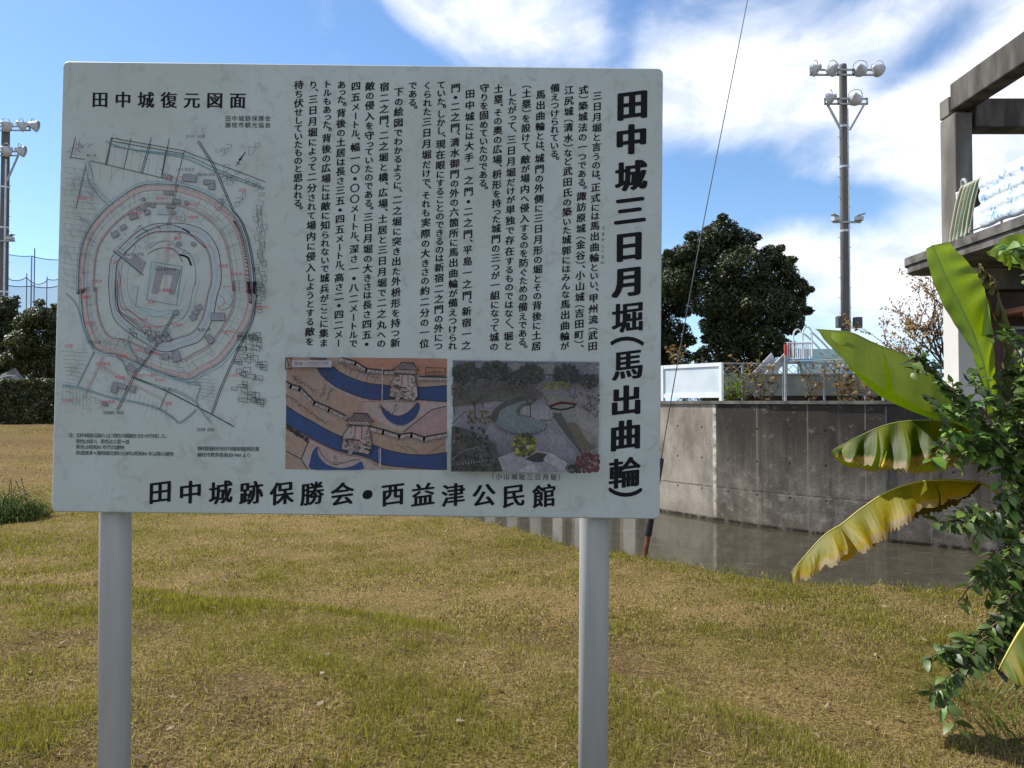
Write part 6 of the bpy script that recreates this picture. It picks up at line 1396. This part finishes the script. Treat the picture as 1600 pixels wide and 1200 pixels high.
# two drooping leaves with dry torn edges
def dry(c_in, c_mid, dark):
    def f(t, v, q):
        e = .80 + .12 * float(vnoise(t * 14, 1.7, 31)) - .1 * float(vnoise(t * 4, 8.7, 33)); s_ = .5 + .5 * math.sin(t * 40 + 1.2 * math.sin(t * 17)); base = lerp3(lerp3(c_in, c_mid, min(1, v * 1.1)), dark, (.85 if c_mid is GRN else .45) * min(1, max(0, s_ * 1.6 - .35)))  # dark bands paint the shade between the pleats into the leaf colour
        return lerp3(BRN, (.45, .36, .24), float(vnoise(t * 30, v * 9, 3))) if v > e else (lerp3(base, YEL, .8) if v > e - .14 and c_mid is YEL else base)
    return f
mid = PL((1301, 705, 4.2), (1340, 684, 4.15), (1388, 664, 4.1), (1440, 657.5, 4.05), (1492, 662, 4.0), (1530, 671, 3.98), (1562, 690, 4.0))
near = PL((1302, 708, 4.17), (1328, 728, 4.08), (1370, 737, 4.0), (1420, 738, 3.95), (1465, 735, 3.9), (1518, 724, 3.9), (1556, 700, 3.97))
far = PL((1304, 706, 4.22), (1325, 733, 4.34), (1370, 744, 4.34), (1415, 745, 4.3), (1470, 742, 4.25), (1530, 722, 4.18), (1560, 696, 4.05))
leaf(mid, near, far, [(2.62, 4.02, 1.02), (2.93, 4.05, .75)], dry((.20, .22, .028), GRN, DGRN), lambda t, v, q: (.03, .045, .008) if v < .9 else (.05, .03, .015), tears=(.28, .42, .56, .68, .80, .88), ftears=(.3, .5, .7), rag=.18, frag=.16, seed=7, bulge=.05, ribr=.007, pleat=.042, midc='rib', n=150)
mid = PL((1237, 896, 4.0), (1258, 870, 4.0), (1290, 836, 4.0), (1316, 820, 4.0), (1345, 797, 4.0), (1387, 770, 4.0), (1432, 755, 3.98), (1482, 751, 3.95), (1532, 755, 3.93))
near = PL((1240, 912, 3.98), (1262, 914, 3.93), (1296, 896, 3.88), (1338, 868, 3.85), (1362, 858, 3.84), (1398, 838, 3.83), (1440, 806, 3.84), (1488, 788, 3.86), (1530, 759, 3.92))
far = PL((1239, 898, 4.02), (1270, 905, 4.14), (1310, 888, 4.16), (1345, 862, 4.16), (1385, 855, 4.15), (1425, 828, 4.12), (1468, 808, 4.08), (1515, 784, 4.02), (1533, 757, 3.95))
leaf(mid, near, far, [P(1550, 764, 3.94), P(1570, 776, 3.98), (2.93, 4.03, .62)], dry((.29, .28, .02), YEL, (.13, .16, .02)), lambda t, v, q: (.06, .036, .018), tears=(.16, .30, .36, .49, .58, .70, .82), ftears=(.25, .45, .65), rag=.30, frag=.25, seed=8, bulge=.045, ribr=.0075, pleat=.018, midc='rib_yellow', n=150)
# leaf at the upper right and one at the lower right edge
mid = PL((1544, 394, 3.6), (1560, 392, 3.62), (1580, 396, 3.66), (1604, 408, 3.72), (1640, 440, 3.85))
leaf(mid, PL((1545, 395, 3.58), (1566, 410, 3.5), (1580, 424, 3.48), (1600, 446, 3.52), (1640, 470, 3.75)), PL((1546, 393, 3.62), (1562, 378, 3.75), (1582, 366, 3.8), (1612, 372, 3.85), (1645, 420, 3.9)), [(2.68, 4.0, 1.9), (2.93, 4.03, 1.6)], c2, c2, tears=(.5,), seed=14, bulge=.03, pleat=.006, ribr=.008)
mid = PL((1562, 1048, 3.0), (1573, 1027, 3.0), (1600, 981, 3.02), (1640, 930, 3.1))
leaf(mid, PL((1565, 1049, 2.98), (1590, 1070, 2.92), (1625, 1060, 2.92), (1650, 980, 3.02)), None, [(2.66, 3.8, .5), (2.93, 4.0, .4)], lambda t, v, q: DBR if t < .12 or v > .93 else lerp3(GRN, YEL, .25 + .2 * math.sin(t * 20)), None, seed=15, bulge=.03, ribr=.008, midc='rib_yellow', pleat=.005)
# leaves on the far side of the stem, outside the photo
for k, (ang, rise, L_) in enumerate(((.2, .55, 1.3), (1.3, .8, 1.2), (-.9, .35, 1.1))):
    d_ = Vector((math.cos(ang), math.sin(ang) * .8, 0)); s_ = Vector((-d_.y, d_.x, 0)); b_ = Vector((2.98, 4.05, 1.75 - .2 * k))
    m_ = [b_ + d_ * (L_ * t) + Vector((0, 0, rise * t * 1.6 - 1.5 * t * t)) for t in (1, .82, .6, .4, .22)]
    hw = (.02, .16, .24, .22, .05); n_ = [a + s_ * w - Vector((0, 0, w * .5)) for a, w in zip(m_, hw)]; f_ = [a - s_ * w - Vector((0, 0, w * .5)) for a, w in zip(m_, hw)]
    leaf(m_, n_, f_, [b_ + d_ * .08, b_ - Vector((0, 0, .3))], c2, c2, tears=(.3, .55, .75), ftears=(.4, .6), seed=30 + k, bulge=.02, pleat=.006, bdir=(0, 0, 1))
# withered leaves hanging round the stem
def wither(pts_a, pts_b, seed, col, name='withered_leaf'): 
    b = lamina(PL(*pts_a), PL(*pts_b), 40, 6, lambda t, v, q: lerp3(col, DBR, .5 * abs(math.sin(t * 9 + v * 4))), .03, (.4, .7), .25, seed, pleat=.02); b.build(name, M['dead_leaf'], ban, smooth=True)
wither([(1529, 417, 4.4), (1545, 428, 4.4), (1556, 450, 4.36), (1575, 500, 4.3), (1592, 560, 4.2), (1605, 640, 4.1)], [(1532, 425, 4.38), (1538, 448, 4.36), (1548, 470, 4.32), (1562, 520, 4.26), (1575, 580, 4.18), (1590, 650, 4.08)], 21, (.10, .11, .03))
wither([(1560, 470, 4.3), (1580, 540, 4.2), (1592, 620, 4.12), (1600, 700, 4.05)], [(1552, 500, 4.28), (1556, 570, 4.2), (1560, 640, 4.1), (1570, 700, 4.02)], 22, (.05, .07, .02))
wither([(1528, 410, 4.42), (1534, 420, 4.42), (1550, 432, 4.42), (1559, 440, 4.4)], [(1527, 414, 4.4), (1530, 440, 4.4), (1538, 452, 4.38), (1556, 446, 4.38)], 23, (.14, .11, .05))
wither([(1585, 560, 4.15), (1592, 600, 4.1), (1600, 650, 4.05), (1605, 690, 4.0)], [(1578, 590, 4.12), (1582, 630, 4.08), (1592, 670, 4.02), (1600, 700, 3.98)], 24, (.26, .24, .08))

# ---------------------------------------------------------------- glossy leaved shrub in front of the banana stem
SH = [(.048, .080, .018), (.064, .100, .022), (.032, .054, .014), (.085, .125, .026)]; SHB = [(.10, .19, .025), (.14, .23, .035), (.07, .14, .025)]
sb = Vector((2.62, 3.72, -.12))
shr = empty('glossy_shrub', sb, 'evergreen shrub with glossy dark leaves crowding the banana stem at the right edge', 'shrub')
q = random.Random(44); r = np.random.default_rng(44); mb = MB(); PP = []; DD = []; SZ = []; BR = []
def spray(pts, per=52, size=.062, bright=.1, sub=6, subl=.16, spread=1.0):
    L = sum((b - a).length for a, b in zip(pts[:-1], pts[1:])); cp = crom(pts, max(int(L * per), 8)); mb.tube(cp, [.007 * (1 - .7 * i / len(cp)) for i in range(len(cp))], 5, cap=False)
    def leaves(c):
        for i in range(1, len(c)):
            t = (c[i] - c[i - 1]).normalized(); s_ = t.cross(Vector((0, -.5, 1)))
            s_ = s_.normalized() if s_.length > .1 else Vector((1, 0, 0))
            for sg in ((1, -1) if i % 2 else (-1,)):
                d = t * .6 + s_ * sg * spread + Vector(tuple(r.normal(size=3) * .3)) + Vector((0, -.15, -.15)); PP.append(tuple(c[i])); DD.append(tuple(d)); SZ.append(size * q.uniform(.75, 1.2)); BR.append(q.random() < bright)
    leaves(cp[len(cp) // 5:])
    for k in range(sub):
        f = q.uniform(.15, .95); i = int(f * (len(cp) - 2)); t = (cp[i + 1] - cp[i]).normalized(); d = (t * .7 + Vector((q.uniform(-.8, .8), q.uniform(-.7, .4), q.uniform(-.7, .6)))).normalized()
        l_ = subl * q.uniform(.6, 1.3); c = crom([cp[i], cp[i] + d * l_ * .5, cp[i] + d * l_ + Vector((0, 0, -.02))], max(int(l_ * per), 5)); mb.tube(c, .003, 4, cap=False); leaves(c)
hub = lambda z, dx=0: Vector((2.62 + dx, 3.78, z))
S_ = lambda *p: [hub(p[0][0], p[0][1])] + PL(*p[1:])
for a, kw in ((S_((.85, -.05), (1560, 690, 3.75), (1500, 628, 3.7), (1455, 580, 3.66), (1430, 556, 3.64)), dict(sub=12, subl=.14)),
              (S_((1.0, 0), (1580, 660, 3.72), (1545, 620, 3.68), (1520, 596, 3.66)), dict(sub=9, subl=.14)),
              (S_((.9, -.02), (1570, 690, 3.7), (1515, 660, 3.66), (1478, 642, 3.6)), dict(sub=10, bright=.5)),
              (S_((.8, -.03), (1575, 705, 3.66), (1530, 690, 3.6), (1482, 668, 3.52)), dict(sub=12, bright=.6)),
              (S_((.75, -.03), (1590, 735, 3.66), (1550, 715, 3.6), (1510, 700, 3.55)), dict(sub=10, bright=.55)),
              (S_((.5, -.02), (1590, 790, 3.62), (1550, 800, 3.58), (1515, 812, 3.54), (1486, 822, 3.52)), dict(sub=9, subl=.12)),
              (S_((.5, -.02), (1600, 800, 3.6), (1560, 815, 3.55), (1520, 790, 3.5)), dict(sub=6, subl=.12)),
              (S_((.35, 0), (1600, 850, 3.56), (1570, 872, 3.5), (1540, 893, 3.46), (1532, 900, 3.45)), dict(sub=6)),
              (S_((.3, 0), (1590, 930, 3.5), (1560, 965, 3.42), (1510, 1005, 3.36), (1490, 1022, 3.33)), dict(sub=9, bright=.15)),
              (S_((.25, 0), (1590, 960, 3.46), (1540, 1010, 3.36), (1490, 1058, 3.28), (1452, 1086, 3.25)), dict(sub=8, subl=.12)),
              (S_((.2, .02), (1600, 970, 3.45), (1560, 1000, 3.38), (1525, 1030, 3.33)), dict(sub=7)),
              (S_((1.3, .05), (1595, 560, 3.75), (1575, 520, 3.72)), dict(sub=5, subl=.12)), (S_((1.7, .05), (1605, 430, 3.7), (1590, 392, 3.6), (1575, 386, 3.52)), dict(sub=3, subl=.08, bright=1))): spray(a, **kw)
for k in range(38):
    py = q.uniform(585, 905); px = q.uniform(1568, 1640) - (14 if 620 < py < 780 else 0); Y = q.uniform(3.5, 3.95)
    if 745 < py < 800 and px < 1580: continue
    t = P(px, py, Y); b = hub(max(t.z - .15, 0), q.uniform(-.05, .2)); spray([b, b.lerp(t, .5) + Vector((q.uniform(-.05, .05), 0, .05)), t], sub=4, bright=.22, subl=.12)
for k in range(16):
    t = P(q.uniform(1575, 1640), q.uniform(900, 1010), q.uniform(3.4, 3.7)); b = hub(max(t.z - .1, 0), q.uniform(0, .2)); spray([b, b.lerp(t, .5), t], sub=3, bright=.1)
mb.tube(crom([sb - Vector((0, 0, .1)), hub(.5), hub(1.2, .03), hub(1.8, .08)], 10), [.022 - .0015 * i for i in range(10)], 8); mb.build('stems', M['twig'], shr)
PP, DD, SZ, BR = np.array(PP), np.array(DD), np.array(SZ), np.array(BR)
v, f, c = leaf_np(PP, DD, 1.0, r, SH, .18, .50)
# per leaf size: scale each leaf about its base
v = v.reshape(-1, 8, 3); base = v[:, :1, :]; v = base + (v - base) * SZ[:, None, None]; c = c.reshape(-1, 8, 3); n_b = BR.sum()
c[BR] = (np.array(SHB)[r.integers(0, 3, n_b)] * (.7 + .6 * r.random(n_b))[:, None])[:, None, :]
np_mesh('foliage', v.reshape(-1, 3), f, c.reshape(-1, 3), M['shrub'], shr, smooth=True)
print('shrub leaves', len(PP))
# strap leaved clump and weeds at its foot
def straps(name, label, cat, base, n, L, w, spreadx, seed, cols, up=.8):
    e = empty(name, base, label, cat); r = np.random.default_rng(seed); a_ = r.random(n) * 6.283; rad = spreadx * np.sqrt(r.random(n)); LL = L * (.5 + .6 * r.random(n))
    p0 = np.stack([base[0] + rad * np.cos(a_), base[1] + rad * .7 * np.sin(a_), np.full(n, base[2])], -1); o = np.stack([np.cos(a_), np.sin(a_), np.zeros(n)], -1); o += r.normal(size=(n, 3)) * .35; o[:, 2] = 0
    tw = r.random(n) * 3.1416; sd = np.stack([np.cos(tw), np.sin(tw), np.zeros(n)], -1) * w / 2; V = []
    for f_, z_, w_ in ((0, 0, .8), (.15, .4 * up, 1), (.4, .75 * up, .8), (.75, .85 * up, .1)): m_ = p0 + o * (LL * f_)[:, None] + np.array((0, 0, 1.)) * (LL * z_)[:, None]; V += [m_ - sd * w_, m_ + sd * w_]
    V = np.stack(V, 1).reshape(-1, 3); T_ = np.array([[0, 1, 3, 2], [2, 3, 5, 4], [4, 5, 7, 6]]); F_ = (np.arange(n)[:, None, None] * 8 + T_[None]).reshape(-1, 4)
    c = np.array(cols)[r.integers(0, len(cols), n)] * (.7 + .6 * r.random(n))[:, None]; np_mesh('blades', V, F_, np.repeat(c, 8, 0), M['weed'], e); return e
x, y = G(1592, 958, -.12); straps('strap_leaf_clump', 'clump of narrow pointed leaves at the water edge behind the shrub', 'clump', (x + .1, y + .1, -.14), 60, .42, .022, .18, 31, [(.06, .09, .025), (.10, .12, .04), (.14, .13, .06)])
x, y = G(1585, 1150, -.1); straps('tall_weeds', 'patch of fresh green weeds at the foot of the shrub in the bottom right corner', 'weeds', (x + .05, y, -.1), 130, .15, .007, .32, 32, [(.11, .16, .03), (.08, .12, .025), (.17, .18, .06)], up=.7)
x, y = G(1520, 1085, -.1); straps('tall_weeds', 'thin patch of green grass blades left of the shrub foot', 'weeds', (x, y, -.1), 150, .16, .006, .24, 33, [(.11, .15, .03), (.15, .16, .06), (.22, .19, .08)], up=.55)
